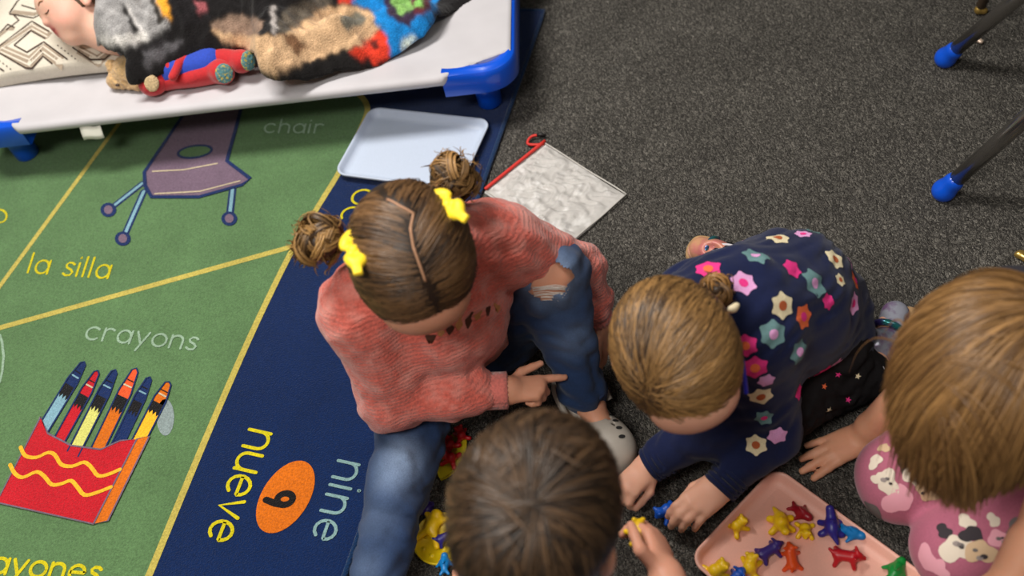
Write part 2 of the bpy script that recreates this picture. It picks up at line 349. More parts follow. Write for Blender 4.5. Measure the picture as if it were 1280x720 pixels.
# lettering in single strokes
def arc(cx, cy, rx, ry, a0, a1, n=14): return [(cx+rx*math.cos(R(a)), cy+ry*math.sin(R(a))) for a in np.linspace(a0, a1, n)]
GL = {'c': (.85, [arc(.45, .5, .45, .5, 45, 315)]), 'h': (.8, [[(0, 1.5), (0, 0)], arc(.38, .6, .38, .4, 180, 0)+[(.76, 0)]]), 'a': (.9, [arc(.42, .5, .42, .5, 0, 360, 22), [(.86, 1), (.86, 0)]]),
      'i': (.12, [[(0, 1), (0, 0)], [(0, 1.38), (0, 1.42)]]), 'r': (.62, [[(0, 1), (0, 0)], arc(.36, .6, .36, .4, 180, 50)]), 'l': (.12, [[(0, 1.5), (0, 0)]]),
      's': (.62, [[(.6, .86), (.45, .98), (.22, .98), (.07, .8), (.14, .62), (.45, .46), (.6, .27), (.48, .04), (.2, .0), (0, .14)]]), 'y': (.78, [[(0, 1), (.38, .08)], [(.78, 1), (.2, -.5)]]),
      'o': (.9, [arc(.45, .5, .45, .5, 0, 360, 22)]), 'n': (.8, [[(0, 1), (0, 0)], arc(.38, .6, .38, .4, 180, 0)+[(.76, 0)]]), 'e': (.88, [[(.04, .52), (.86, .52)]+arc(.45, .5, .43, .5, 5, 315)]),
      'u': (.8, [[(0, 1), (0, .4)]+arc(.38, .4, .38, .4, 180, 360)+[(.76, 1)], [(.76, .6), (.76, 0)]]), 'v': (.78, [[(0, 1), (.38, 0), (.76, 1)]]),
      '9': (.9, [arc(.42, 1.02, .42, .42, 0, 360, 22), [(.84, 1.02), (.8, .6), (.6, 0)]]), ' ': (.4, [])}
def word(txt, org, dx, up, w, m, gap=.28, lay=3, shear=0):
    pr = Print(); x = 0; org = np.array(org, float); dx = np.array(dx, float); up = np.array(up, float)
    for ch in txt:
        wd, st = GL[ch]
        for s in st: pr.line([org+dx*(x+a+shear*b)+up*b for a, b in s], w, m, lay)
        x += wd+gap
    return pr.build('lettering')
word('chair', (330, 166), (15.6, .2), (1, -11), .0042, M_paleg, gap=.34, shear=.1)
word('crayons', (106, 424), (19.0, 1.95), (3, -15.5), .0046, M_paleg, gap=.3, shear=.12)
word('la', (35, 341), (18.6, 1.4), (1.5, -16.5), .0048, M_bry, gap=.3, shear=.2); word('silla', (78.2, 344.3), (18.6, 1.4), (1.5, -16.5), .0048, M_bry, gap=.3, shear=.2)
word('crayones', (-55, 712), (21.5, 2.0), (3, -19), .0058, M_bry, gap=.27, shear=.15)
word('nueve', (312, 537), (-10.6, 27.0), (27, 6.0), .0062, M_bry, gap=.22)
word('nine', (423, 576), (-9.2, 26.6), (26, 5.6), .0055, M_pale, gap=.33)
word('oc', (447, 236), (-12, 19.5), (22, 4.0), .0052, M_bry, gap=.22)
word('o', (-9, 278), (19, 1.2), (1, -16), .0048, M_bry)
pr = Print(); pr.line([(0, 419), (3, 428), (5, 446), (3, 466), (0, 478), (-12, 490)], .005, M_paleg, 3); pr.build('picture_edge')
pr = Print(); A = np.array([25, -44.]); B = np.array([27, 11.]); C = np.array([357, 621.5])
pr.poly([C+A*math.cos(t)+B*math.sin(t) for t in np.linspace(0, 6.2832, 40, endpoint=False)], M_or, 3)
up = np.array([22., 2.2]); dxx = np.array([-7, 17.])
for s in GL['9'][1]: pr.line([np.array([337, 615.])+dxx*a+up*b*1.0 for a, b in s], .0115, M_blk, 4)
pr.build('number_oval', 'orange oval with a black nine')
# ------------------------------------------------------------------ nap cot
CZ = .15
M_cot = mat('cot_canvas', lin(190, 187, 191), .75, noise=(14, .05, 3), bump=[('noise', 900, .2, .001)], sheen=.1)
M_plast = mat('blue_plastic', lin(10, 84, 214), .28, coat=.3)
a_ = norm((P(558, 97, CZ)-P(110, 149, CZ))*[1, 1, 0]); b_ = np.array([-a_[1], a_[0], 0]); b_ = b_ if b_[1] > 0 else -b_
f0 = P(558, 97, CZ); tR = (P(641, 20, CZ)-f0)@a_
corner = f0+a_*tR                               # front right corner of the cot top
CL, CW = 1.20, .56
Q = lambda u, v, z=0: corner-a_*u+b_*v+np.array([0, 0, z])   # u along, v across, z from the canvas plane
cot = empty('nap_cot', Q(CL/2, CW/2, -CZ), 'low white canvas nap cot with blue plastic corners holding a sleeping child', 'cot')
def canvas():
    V = []; F_ = []; us = np.linspace(.004, CL-.004, 121); prof = []
    for t in np.linspace(-90, 90, 7): prof.append((.013-.013*math.cos(R(t)), -.013+.013*math.sin(R(t))))
    vs = [(p[0], p[1]) for p in prof]+[(v, 0) for v in np.linspace(.03, CW-.03, 40)]+[(CW-p[0], p[1]) for p in prof[::-1]]
    for u in us:
        e = min(u, CL-u); cut = .050*max(0, min(1, (.138-e)/.012))*max(.35, min(1, .35+(.138-e)/.10*.65)) if e > .038 else .05+(.038-e)*.4
        for v, z in vs:
            vv = max(v, cut) if v < CW/2 else min(v, CW-cut); zz = z
            if cut > .001 and (v < cut or v > CW-cut): zz = min(z, 0)*.5-.002
            sag = -.018*math.sin(math.pi*v/CW)*min(1, e/.2)
            V.append(Q(u, vv, zz+sag+.0015*math.sin(23*u+9*v)*min(1, v/.05)))
    n = len(vs)
    for i in range(len(us)-1):
        for j in range(n-1): F_.append([i*n+j, i*n+j+1, (i+1)*n+j+1, (i+1)*n+j])
    o = mesh_obj('canvas', V, F_, M_cot, cot); md = o.modifiers.new('thick', 'SOLIDIFY'); md.thickness = .003
    return o
canvas()
for s in (0, 1):
    g = lambda u, v, z: Q(u if s == 0 else CL-u, v, z)
    mb = MB(); vs = []; path = []
    path = [(.145, .012), (.06, .012)]+[(.058-.062*math.sin(t)+.004, .07-.058*math.cos(t)) for t in np.linspace(.15, 1.57, 9)]
    path = path+[(0, .12), (0, CW/2)]; path = path+[(u, CW-v) for u, v in path[::-1]][1:]
    prof = [(-.030, -.024), (-.012, -.012), (.006, .0), (.02, .003), (.030, -.002), (.034, -.012), (.034, -.052), (.028, -.056), (-.022, -.056), (-.030, -.05)]
    pts = [np.array(g(u, v, 0)) for u, v in path]; k = len(pts); n = len(prof)
    ctr = np.array(g(.25, CW/2, 0))
    for i, p in enumerate(pts):
        d = norm(pts[min(i+1, k-1)]-pts[max(i-1, 0)]); o_ = np.array([d[1], -d[0], 0]); o_ = o_ if o_@(p-ctr) > 0 else -o_
        for (x, z) in prof: vs.append(p+o_*(x-.028)+np.array([0, 0, z-.003]))
    mb.add(vs, [[i*n+j, i*n+(j+1) % n, (i+1)*n+(j+1) % n, (i+1)*n+j] for i in range(k-1) for j in range(n)]+[list(range(n)), [(k-1)*n+j for j in range(n)]])
    e = mb.build('end_frame', M_plast, cot); e.modifiers.new('bv', 'BEVEL').width = .003
    for v in (.075, CW-.075):
        mb = MB(); c = np.array(g(.07, v, 0)); c[2] = 0
        tube(mb, [c+np.array([0, 0, z]) for z in (RZ+.0005, .012, .05, CZ-.05)], [.022, .026, .027, .03], 18); mb.build('foot', M_plast, e)
mb = MB(); M_rail = mat('steel_rail', lin(150, 150, 155), .3, metal=.9)
for v_ in (.016, CW-.016): mb = MB(); tube(mb, [Q(.142, v_, -.015), Q(CL-.142, v_, -.015)], .009, 10); mb.build('side_rail', M_rail, cot)
tv = []; tf = []
t0 = (P(93, 150, CZ)-corner)@(-a_)
for i in range(6):
    for j in range(4):
        tv.append(Q(t0-.046*i/5, .003-.012*math.sin(j/3*1.2), -.022-.026*j/3+.002*math.sin(i*1.3)))
for i in range(5):
    for j in range(3): tf.append([i*4+j, i*4+j+1, i*4+j+5, i*4+j+4])
o = mesh_obj('label_tag', tv, tf, mat('white_tag', lin(228, 226, 214), .7), cot); o.modifiers.new('thick', 'SOLIDIFY').thickness = .0015
# ------------------------------------------------------------------ trays
def tray(name, c, x, y, hw, hd, m, label):
    x = norm(x); y = norm(y); root = empty(name, c, label, 'tray'); rings = []; rad = .026
    prof = [(-.016, .0008), (-.013, .0004), (-.004, .010), (.0, .0175), (-.001, .0195), (-.0035, .0195), (-.006, .0175), (-.009, .010), (-.014, .0045), (-.022, .0035)]
    V = []; F_ = []
    def ring(o, z):
        r = max(rad+o, .004); out = []
        for (sx, sy, a0) in ((1, 1, 0), (-1, 1, 90), (-1, -1, 180), (1, -1, 270)):
            for t in np.linspace(0, 90, 9):
                a = R(a0+t); out.append(c+x*(sx*(hw+o-r)+r*math.cos(a))+y*(sy*(hd+o-r)+r*math.sin(a))+np.array([0, 0, z]))
        return out
    for o, z in prof: V += ring(o, z)
    n = 36
    for i in range(len(prof)-1):
        for j in range(n): F_.append([i*n+j, i*n+(j+1) % n, (i+1)*n+(j+1) % n, (i+1)*n+j])
    if np.cross(x, y)[2] < 0: F_ = [f[::-1] for f in F_]
    k = len(prof)-1
    mesh_obj('rim', V, F_, m, root)
    inner = V[k*n:(k+1)*n]; fl_ = inner+[p-np.array([0, 0, .0027]) for p in inner]
    up = list(range(n)); f2 = [up, [n+i for i in range(n)][::-1]]
    if np.cross(x, y)[2] < 0: f2 = [f[::-1] for f in f2]
    mesh_obj('base', fl_, f2, m, root, False); return root
TL, TR, BR, BL = [P(x, y, .0195) for x, y in ((465, 135.4), (615.6, 152.3), (574.8, 239.6), (416.3, 220.2))]
tc_ = (TL+TR+BR+BL)/4; tc_[2] = RZ; tx = norm(((TR-TL)+(BR-BL))*[1, 1, 0]); ty = np.array([-tx[1], tx[0], 0])
TW, TD = .279/2, .204/2
M_tray = mat('pale_blue_plastic', lin(184, 195, 214), .42, noise=(700, .06, 2), spec=.4)
tray('serving_tray', tc_, tx, ty, TW, TD, M_tray, 'empty pale blue plastic tray lying on the rug beside the cot')
A = P(969, 581, .0195); dl = norm((P(858.8, 698, .0195)-A)*[1, 1, 0]); dr = np.array([-dl[1], dl[0], 0]); dr = dr if dr@(P(1155, 718, .0195)-A) > 0 else -dr
pc = A+dl*TD+dr*TW; pc[2] = 0
M_pink = mat('pink_plastic', lin(242, 182, 164), .45, noise=(700, .05, 2), spec=.4)
tray('serving_tray', pc, dr, -dl, TW, TD, M_pink, 'pink plastic tray holding colourful animal counters')
# ------------------------------------------------------------------ mesh pouch
pA, pB, pC = P(681, 179, .006), P(783, 243, .006), P(708, 308, .006); pD = pA+pC-pB
pouch = empty('zip_pouch', (pA+pC)/2*[1, 1, 0], 'crinkled clear mesh zip pouch with a red zipper on the carpet', 'pouch')
n1, n2 = 90, 64; wv = wob(.0022, 60, 3, (1, 1, .01), 9, True); wv2 = wob(.0024, 150, 5, (1, 1, .01), 9, True)
G = np.array([pA+(pB-pA)*i/n1+(pD-pA)*j/n2 for i in range(n1+1) for j in range(n2+1)])
ii = np.repeat(np.arange(n1+1), n2+1)/n1; jj = np.tile(np.arange(n2+1), n1+1)/n2
ed = np.clip(np.minimum.reduce([ii, 1-ii, jj, 1-jj])*9, 0, 1)
z = .004+ed*.007+ed*(wv(G)+wv2(G))+.006*np.exp(-((ii-.62)/.03)**2)*ed*np.clip(1.4*jj-.2, 0, 1)
G[:, 2] = np.maximum(z, .002)
w = wob(.003, 30, 8, (1, 1, .01)); G[:, 0] += w(G)*(1-ed); G[:, 1] += w(G[:, [1, 0, 2]])*(1-ed)
F_ = [[i*(n2+1)+j, i*(n2+1)+j+1, (i+1)*(n2+1)+j+1, (i+1)*(n2+1)+j] for i in range(n1) for j in range(n2)]
if np.cross(pB-pA, pD-pA)[2] > 0: F_ = [f[::-1] for f in F_]
def pouchmat():
    m = mat('clear_mesh_vinyl', lin(206, 202, 198), .26, noise=(45, .16, 4), spec=1.0, tint2=(32, lin(240, 238, 236), .56, .72))  # near-white noise streaks paint crinkle highlights into the film colour
    nt = m.node_tree; N = nt.nodes.new; L = nt.links.new; b = nt.nodes['Principled BSDF']; tc = N('ShaderNodeTexCoord')
    mp = N('ShaderNodeMapping'); mp.inputs['Rotation'].default_value = (0, 0, math.atan2((pB-pA)[1], (pB-pA)[0])*-1); L(tc.outputs['Object'], mp.inputs['Vector'])
    pv = None
    for ax in 'XY':
        w = N('ShaderNodeTexWave'); w.bands_direction = ax; w.inputs['Scale'].default_value = 100; L(mp.outputs[0], w.inputs['Vector'])
        bp = N('ShaderNodeBump'); bp.inputs['Strength'].default_value = .35; bp.inputs['Distance'].default_value = .002; L(w.outputs['Fac'], bp.inputs['Height'])
        if pv: L(pv, bp.inputs['Normal'])
        pv = bp.outputs[0]
    L(pv, b.inputs['Normal'])
    b.inputs['Alpha'].default_value = .82
    return m
M_pouch = pouchmat()
mesh_obj('film', G, F_, M_pouch, pouch)
G2 = G.copy(); G2[:, 2] = .0012; mesh_obj('back_film', G2, [f[::-1] for f in F_], M_pouch, pouch)
M_zip = mat('red_zip', lin(206, 48, 40), .6, bump=[('noise', 500, .5, .001)])
mb = MB(); e = norm(pA-pB)
q0, q1 = pA+e*.002, pD+e*.002
tube(mb, [q0+(q1-q0)*t+np.array([0, 0, .003]) for t in np.linspace(-.02, 1, 12)], .0036, 8); mb.build('zipper', M_zip, pouch)
mb = MB(); hem = [pA, pB, pC, pD]
for i in range(3): tube(mb, [hem[i]+(hem[i+1]-hem[i])*t+np.array([0, 0, .0005+.001*math.sin(9*t+i)]) for t in np.linspace(0, 1, 16)], .0016, 6)
mb.build('hem', mat('white_hem', lin(186, 182, 176), .6), pouch)
mb = MB(); tube(mb, bez([P(680, 180, .006), P(670, 181, .008), P(660, 180, .006), P(661, 174, .008), P(666, 170, .009), P(672, 169, .009)], 16), .003, 8); pl = mb.build('zip_pull', M_zip, pouch)
mb = MB(); tube(mb, [P(671, 169, .009), P(677, 168, .009), P(682, 170, .006)], [.0035, .0045, .003], 8); mb.build('pull_tip', mat('black_rubber', lin(22, 20, 20), .5), pl)
# ------------------------------------------------------------------ chair standing at the right edge
M_chrome = mat('dull_chrome', lin(168, 164, 160), .22, metal=.95)
ch0 = P(1182, 72, .016); ch1 = P(1180, 238, .016)
back = norm(np.array([1., -.12, 0])); sidev = (ch0-ch1); up3 = np.array([0, 0, 1.])
ctrp = (ch0+ch1)/2+back*.24; ctrp[2] = 0
chair = empty('classroom_chair', ctrp, 'chrome legged classroom chair with blue ball feet at right edge', 'chair')
for base, tp in ((ch0, P(1272, -2, .20)), (ch1, P(1282, 148, .20))):
    d = norm(tp-base); L = (.36-base[2])/d[2]; tpt = base+d*L
    mb = MB(); tube(mb, [base+d*.008, base+d*L*.5, tpt], .0142, 16); lg = mb.build('leg', M_chrome, chair)
    V, F_ = sdf_mesh([ell(base, .0205, k=.002), cone(base, base+d*.026, .0190, .0175, k=.006)], .0018); mesh_obj('ball_foot', V, F_, M_plast, lg)
    b2 = base+back*.52; b2[2] = .016; t2 = tpt+back*.16
    mb = MB(); tube(mb, [b2, t2], .0115, 16); l2 = mb.build('leg', M_chrome, chair)
    mb = MB(); tube(mb, [b2-np.array([0, 0, .015]), b2, b2+norm(t2-b2)*.025], [.012, .0185, .014], 14); mb.build('ball_foot', M_plast, l2)
M_seat = mat('navy_seat', lin(20, 40, 90), .45)
sc_ = (ch0+ch1)/2+back*.32; sx_ = norm(sidev*[1, 1, 0]); M3 = np.stack([back, sx_, up3], 1)
sdf_obj('seat', [rbox((*sc_[:2], .365), (.15, .16, .003), .012, M3, .02), rbox(np.array([*sc_[:2], .52])+back*.19, (.004, .15, .16), .01, M3, .05)], .008, M_seat, chair)
M_brass = mat('gold_foil', lin(214, 178, 98), .3, metal=.8)
M_ribs = mat('dark_ribbed', lin(58, 46, 34), .5)
o = empty('furniture_foot', P(1228, 2, 0), 'small ribbed dark foot with a gold tip behind the upper chair leg', 'furniture foot')
g0 = P(1224, 12, .012); gd = norm(P(1236, -14, .07)-g0)
sdf_obj('gold_tip', [ell(g0, (.010, .009, .010), k=.004), ell(g0+np.array([.008, -.006, -.001]), .007, k=.004)], .002, M_brass, o)
mb = MB(); tube(mb, [g0+gd*t for t in np.linspace(.008, .09, 14)], [.011 if i % 2 else .008 for i in range(14)], 12); mb.build('ribbed_post', M_ribs, o)
o = sdf_obj('foil_scrap', [ell(P(1222, 50, .004), (.008, .005, .004), k=.004), ell(P(1226, 52, .004), (.005, .006, .004), k=.004)], .0015, mat('pale_gold_scrap', lin(214, 190, 170), .4, metal=.3)); tag(o, 'tiny pale gold scrap on the carpet under the upper chair leg', 'scrap')
o = sdf_obj('gold_trinket', [ell(P(1275, 317, .006), (.010, .006, .006), k=.005), cone(P(1275, 319, .006), P(1288, 326, .008), .006, .007, k=.005)], .0015, M_brass); tag(o, 'shiny gold trinket on the carpet at the right edge', 'trinket')
# ------------------------------------------------------------------ people: helpers
def rot(v, ax, a):
    ax = norm(ax); v = np.asarray(v, float); return v*math.cos(a)+np.cross(ax, v)*math.sin(a)+ax*(ax@v)*(1-math.cos(a))
def hand(W, d, n, t, L=.108, curl=((.1, .2, .15),)*4, spread=(.10, .02, -.06, -.14), thumb=((.75, .65, -.25), (.9, .25, -.2)), wr=.019):
    """prims of a hand: W wrist, d towards the fingers, n back of hand, t thumb side"""
    W = np.asarray(W, float); d = norm(d); n = np.asarray(n, float); n = norm(n-d*(n@d)); tt = np.cross(n, d); t = tt if tt@np.asarray(t, float) > 0 else -tt
    pr = [ell(W+d*.27*L, (.29*L, .215*L, .098*L), np.stack([d, t, n], 1), .010), cone(W-d*.05, W+d*.08*L, wr*1.04, wr*.95, .012)]
    off = (.155, .052, -.052, -.150); fw = (.50, .53, .50, .44); ln = (.40, .45, .41, .33)
    for i in range(4):
        k0 = W+d*fw[i]*L+t*off[i]*L+n*(.022-.02*abs(i-1.4)/1.6)*L; r = (.066, .067, .064, .057)[i]*L
        pr.append(cone(W+d*.1*L+t*off[i]*.6*L, k0, .075*L, r*1.12, .006))
        fd = rot(d, n, spread[i]*(1 if np.cross(n, d)@t > 0 else -1)); ax = np.cross(fd, n); p = k0
        c = curl[i]
        for j, fr in enumerate((.45, .30, .25)):
            fd = rot(fd, ax, -c[j]); q = p+fd*ln[i]*fr*L; pr.append(cone(p, q, r*(1-.09*j), r*(.93-.09*j), .0022)); p = q
    b = W+d*.10*L+t*.15*L-n*.02*L; r = .083*L; p = b
    for j, (v, l) in enumerate(zip((thumb[0], thumb[1], thumb[1]), (.24, .19, .13))):
        q = p+norm(d*v[0]+t*v[1]+n*v[2])*l*L; pr.append(cone(p, q, r, r*.86, .005 if j == 0 else .003)); r *= .86; p = q
    return pr
def head_frame(c, f, u): f = norm(f); u = norm(np.asarray(u)-f*(f@np.asarray(u))); return f, np.cross(f, u), u
def head(c, f, u, s=1.0, ears=True, asleep=False):
    """prims of a child's head about 0.18 m long; r = f x u is the head's right side"""
    f, r, u = head_frame(c, f, u); M = np.stack([f, r, u], 1); c = np.asarray(c, float)
    q = lambda a, b, z: c+(f*a+r*b+u*z)*s
    e = lambda a, b, z, ra, k=.012, op='add', MM=M: ell(q(a, b, z), np.array(ra)*s, MM, k, op)
    pr = [e(-.008, 0, .018, (.087, .070, .074), .02), e(.036, 0, -.030, (.050, .053, .060), .035), cone(q(.050, 0, -.078), q(.038, 0, -.066), .020*s, .030*s, .025),
          e(.040, .032, -.040, (.030, .024, .026), .02), e(.040, -.032, -.040, (.030, .024, .026), .02), e(.060, 0, .022, (.030, .050, .035), .03),
          e(.076, .029, -.001, (.011, .015, .010), .006, 'sub'), e(.076, -.029, -.001, (.011, .015, .010), .006, 'sub'),
          e(.066, .029, -.003, (.0125, .0155, .0115), .003), e(.066, -.029, -.003, (.0125, .0155, .0115), .003),
          cone(q(.082, 0, .002), q(.091, 0, -.022), .0060*s, .0088*s, .010), e(.084, .008, -.024, (.008, .006, .006), .005), e(.084, -.008, -.024, (.008, .006, .006), .005),
          e(.079, 0, -.043, (.0085, .017, .0055), .004), e(.076, 0, -.053, (.009, .014, .0055), .004), e(.088, 0, -.048, (.008, .018, .0018), .002, 'sub'),
          cone(q(-.020, 0, -.045), q(-.035, 0, -.11), .038*s, .036*s, .03)]
    if asleep: pr = [p_ for i_, p_ in enumerate(pr) if i_ not in (6, 7)]
    if ears:
        for sd in (1, -1):
            ME = frame3(f*.9-r*sd*.35, u)
            pr += [ell(q(-.010, sd*.071, -.012), np.array([.017, .029, .007])*s, ME, .006), e(-.004, sd*.081, -.010, (.009, .006, .014), .004, 'sub'), e(-.006, sd*.070, -.036, (.008, .006, .008), .006)]
    return pr
M_skin = mat('skin_fair', lin(226, 172, 148), .5, noise=(30, .05, 3), sss=.25, spec=.35, attr='col', bump=[('noise', 260, .12, .001)])
def person(loc, label): return empty('person', loc, label, 'person')
def body(root, prims, h, tint=(214, 158, 132), spots=()):
    V, F_ = sdf_mesh(prims, h); o = mesh_obj('body', V, F_, M_skin, root)
    c = np.tile(np.array(lin(*tint)), (len(V), 1))
    for p, rad, col, st in spots:
        w = (np.exp(-(np.linalg.norm(V-np.asarray(p), axis=1)/rad)**2)*st)[:, None]; c = c*(1-w)+np.array(lin(*col))*w
    vcol(o, c); return o
def hair_material(name, rough=.42): return mat(name, (.2, .1, .05), rough, attr='col', spec=.45)
M_hair = hair_material('hair_strands')
def strands(name, paths, w, cols, ctr, parent, cap=None, capcol=(.05, .03, .02)):
    """ribbon-roofed strands; paths S x k x 3"""
    paths = np.asarray(paths); S, k, _ = paths.shape
    T = np.gradient(paths, axis=1); T /= np.linalg.norm(T, axis=2, keepdims=True)+1e-9
    N = paths-np.asarray(ctr); N /= np.linalg.norm(N, axis=2, keepdims=True)+1e-9; B = np.cross(T, N); B /= np.linalg.norm(B, axis=2, keepdims=True)+1e-9
    tp = np.clip(np.minimum(np.linspace(.5, 3, k), np.linspace(3.2, .25, k)), .25, 1)[None, :, None]*w
    V = np.stack([paths-B*tp, paths+N*tp*.9, paths+B*tp], 2).reshape(-1, 3)
    base = (np.arange(S)[:, None]*k+np.arange(k-1)[None, :]).ravel()*3
    F_ = np.concatenate([np.stack([base+a, base+a+3, base+b+3, base+b], 1) for a, b in ((0, 1), (1, 2))])
    C = np.repeat(np.asarray(cols), k*3, axis=0)
    if cap is not None:
        n = len(V); V = np.concatenate([V, cap[0]]); F_ = np.concatenate([F_, cap[1]+n]); C = np.concatenate([C, np.tile(np.array(capcol), (len(cap[0]), 1))])
    o = mesh_obj(name, V, F_, M_hair, parent); vcol(o, C); return o
def hair_cols(n, c0, c1, key=None, rng=RNG):
    t = rng.beta(1.3, 1.8, n) if key is None else np.clip(key+rng.normal(0, .16, n), 0, 1)
    return np.array(lin(*c0))*(1-t[:, None])+np.array(lin(*c1))*t[:, None]
def skull(c, f, u, s=1.0, lift=0.0):
    f, r, u = head_frame(c, f, u); A = np.stack([f, r, u], 1); cc = np.asarray(c, float)+(f*-.008+u*.018)*s; rad = (np.array([.087, .070, .074])+.004+lift)*s
    return cc, A, rad
def onskull(sk, D, lift=0.0):                  # D unit directions in head axes -> points
    c, A, rad = sk; D = D/np.linalg.norm(D, axis=-1, keepdims=True); rr = 1/np.sqrt(((D/(rad))**2).sum(-1, keepdims=True)); return c+((D*(rr+lift))@A.T)
def haircap(c, f, u, s, cut, ears=False):                  # closed hair mass minus the face
    f, r, u = head_frame(c, f, u); sk = skull(c, f, u, s); M = np.stack([f, r, u], 1)
    pr = [ell(sk[0], sk[2]+.001, M, .01), ell(sk[0]-u*.045*s-f*.03*s, np.array([.060, .064, .055])*s, M, .03)]
    pr += [ell(np.asarray(c)+(f*a+u*z)*s, np.array(ra)*s, M, .004, 'sub') for a, z, ra in cut]
    if ears: pr += [ell(np.asarray(c)+(f*-.006+r*sd*.085-u*.020)*s, np.array([.026, .030, .040])*s, M, .004, 'sub') for sd in (-1, 1)]
    return sdf_mesh(pr, .004)
FACECUT = [(.095, -.035, (.060, .066, .078))]
def slerp_paths(A, B, k, lift):
    A = A/np.linalg.norm(A, axis=1, keepdims=True); B = B/np.linalg.norm(B, axis=1, keepdims=True); th = np.arccos(np.clip((A*B).sum(1), -.99, .99))[:, None, None]; t = np.linspace(0, 1, k)[None, :, None]
    return (np.sin((1-t)*th)*A[:, None]+np.sin(t*th)*B[:, None])/np.sin(th)
def decal_loop(tree, c, nrm, upv, pts, off=.0008):
    """lay a 2-D outline (metres) on a surface near c"""
    n = norm(nrm); y = norm(np.asarray(upv)-n*(np.asarray(upv)@n)); x = np.cross(y, n); out = []
    for a, b in pts:
        p = np.asarray(c)+x*a+y*b; h = tree.ray_cast(Vector(p+n*.02), Vector(-n), .06)
        out.append(np.array(h[0])+n*off if h[0] is not None else None)
    return out
def decal(mb, tree, c, nrm, upv, outline, m, off=.0008, rings=(0, .34, .67, 1.0)):
    outline = np.asarray(outline); k = len(outline); pts = [(0, 0)]+[tuple(outline[i]*s) for s in rings[1:] for i in range(k)]
    # the centre of gravity is the decal's own origin
    L = decal_loop(tree, c, nrm, upv, pts, off)
    if any(p is None for p in L): return False
    f = [[0, 1+i, 1+(i+1) % k] for i in range(k)]
    for j in range(len(rings)-2): f += [[1+j*k+i, 1+(j+1)*k+i, 1+(j+1)*k+(i+1) % k, 1+j*k+(i+1) % k] for i in range(k)]
    mb.add(L, f, m); return True
def hit(tree, px, py):
    h = tree.ray_cast(Vector(CO), Vector(norm(ray(px, py))), 6); return (np.array(h[0]), np.array(h[1])) if h[0] is not None else (None, None)
VIEW = lambda c: norm(CO-np.asarray(c))
def head_axes(c, fr, fu, tilt):                # face points along fr*right+fu*up on the picture, crown towards the viewer tipped back by tilt
    v = VIEW(c); f0 = CR*fr+CU*fu; f0 = norm(f0-v*(f0@v)); u = v*math.cos(tilt)-f0*math.sin(tilt); f = f0*math.cos(tilt)+v*math.sin(tilt); return f, u
Z3 = lambda z: np.array([0, 0, z])
# ------------------------------------------------------------------ girl in the coral sweater
c = P(516, 324, .485); f, u = head_axes(c, .30, -1, R(-8)); f, r, u = head_frame(c, f, u); G_c, G_f, G_u = c, f, u
g2 = person((-.10, 1.03, 0), 'child in a coral chenille sweater and ripped jeans with two hair buns')
nk = c-u*.100-f*.010; ch = np.array([-.112, .968, .280]); pv = np.array([-.10, 1.07, .095])
shR, elR, wrR = P(456, 392, .345), P(492, 494, .185), P(632, 488, .165)
shL, elL, wrL = P(622, 305, .345), P(722, 342, .215), P(747, 400, .125)
hpR, knR, anR = pv+np.array([-.055, -.03, 0]), P(503, 592, .085), P(452, 800, .055)
hpL, knL, anL = pv+np.array([.055, -.03, .01]), P(684, 345, .27), P(733, 496, .065)
toeL = P(768, 566, .022); toeR = P(425, 860, .10)
bp = head(c, f, u)+[cone(nk, ch, .045, .075, .04), cone(ch, pv, .075, .085, .05)]
bp += chain([nk, shR], [.04, .038])+chain([shR, elR, wrR], [.035, .030, .021])+chain([nk, shL], [.04, .038])+chain([shL, elL, wrL], [.035, .030, .021])
bp += chain([pv, hpR, knR, anR], [.07, .056, .036, .024], .03)+chain([pv, hpL, knL, anL], [.07, .052, .0455, .024], .03)+[cone(anL, toeL, .022, .018, .02), cone(anR, toeR, .022, .018, .02)]
hd = P(705, 483, .15)-wrR
bp += hand(wrR, hd, VIEW(wrR)*.75+np.array([0, .5, .3]), CU, .104, ((.06, .05, .03), (1.2, 1.3, .8), (1.35, 1.3, .9), (1.4, 1.3, .9)), thumb=((.70, .75, .1), (.95, .35, .1)))
bp += hand(wrL, P(757, 447, .06)-wrL, np.array([.9, .1, .4]), np.array([-.2, -.9, 0]), .10, ((.3, .4, .3),)*4)
body(g2, bp, .0037, (205, 146, 118), [(c+f*.085-u*.05, .018, (196, 108, 100), .7)])
M_coral = mat('coral_chenille', lin(206, 100, 86), .9, noise=[(55, .10, 3), (240, .22, 2)], bump=[('Z', 50, .28, .003), ('noise', 420, .8, .003)], sheen=.4, spec=.15, tint2=(38, lin(226, 150, 138), .45, .8))
sw = [cone(nk, ch, .050, .094, .04), cone(ch, pv+Z3(.03), .100, .112, .05)]+chain([nk, shR], [.050, .054])+chain([shR, elR], [.056, .052], .03)+chain([elR, elR+(wrR-elR)*.55, wrR-norm(wrR-elR)*.050], [.052, .043, .031], .02)
sw += chain([nk, shL], [.050, .054])+chain([shL, elL], [.056, .045], .03)+chain([elL, elL+(wrL-elL)*.55, wrL-norm(wrL-elL)*.045], [.043, .037, .028], .02)
dsp = addf(wob(.0045, 30, 11), wob(.0022, 60, 12, ridge=True))
sweater = sdf_obj('sweater', sw, .0046, M_coral, g2, dsp)
M_rib = mat('coral_rib', lin(204, 110, 100), .9, noise=(260, .2, 2), sheen=.4, bump=[('noise', 300, .5, .003)])
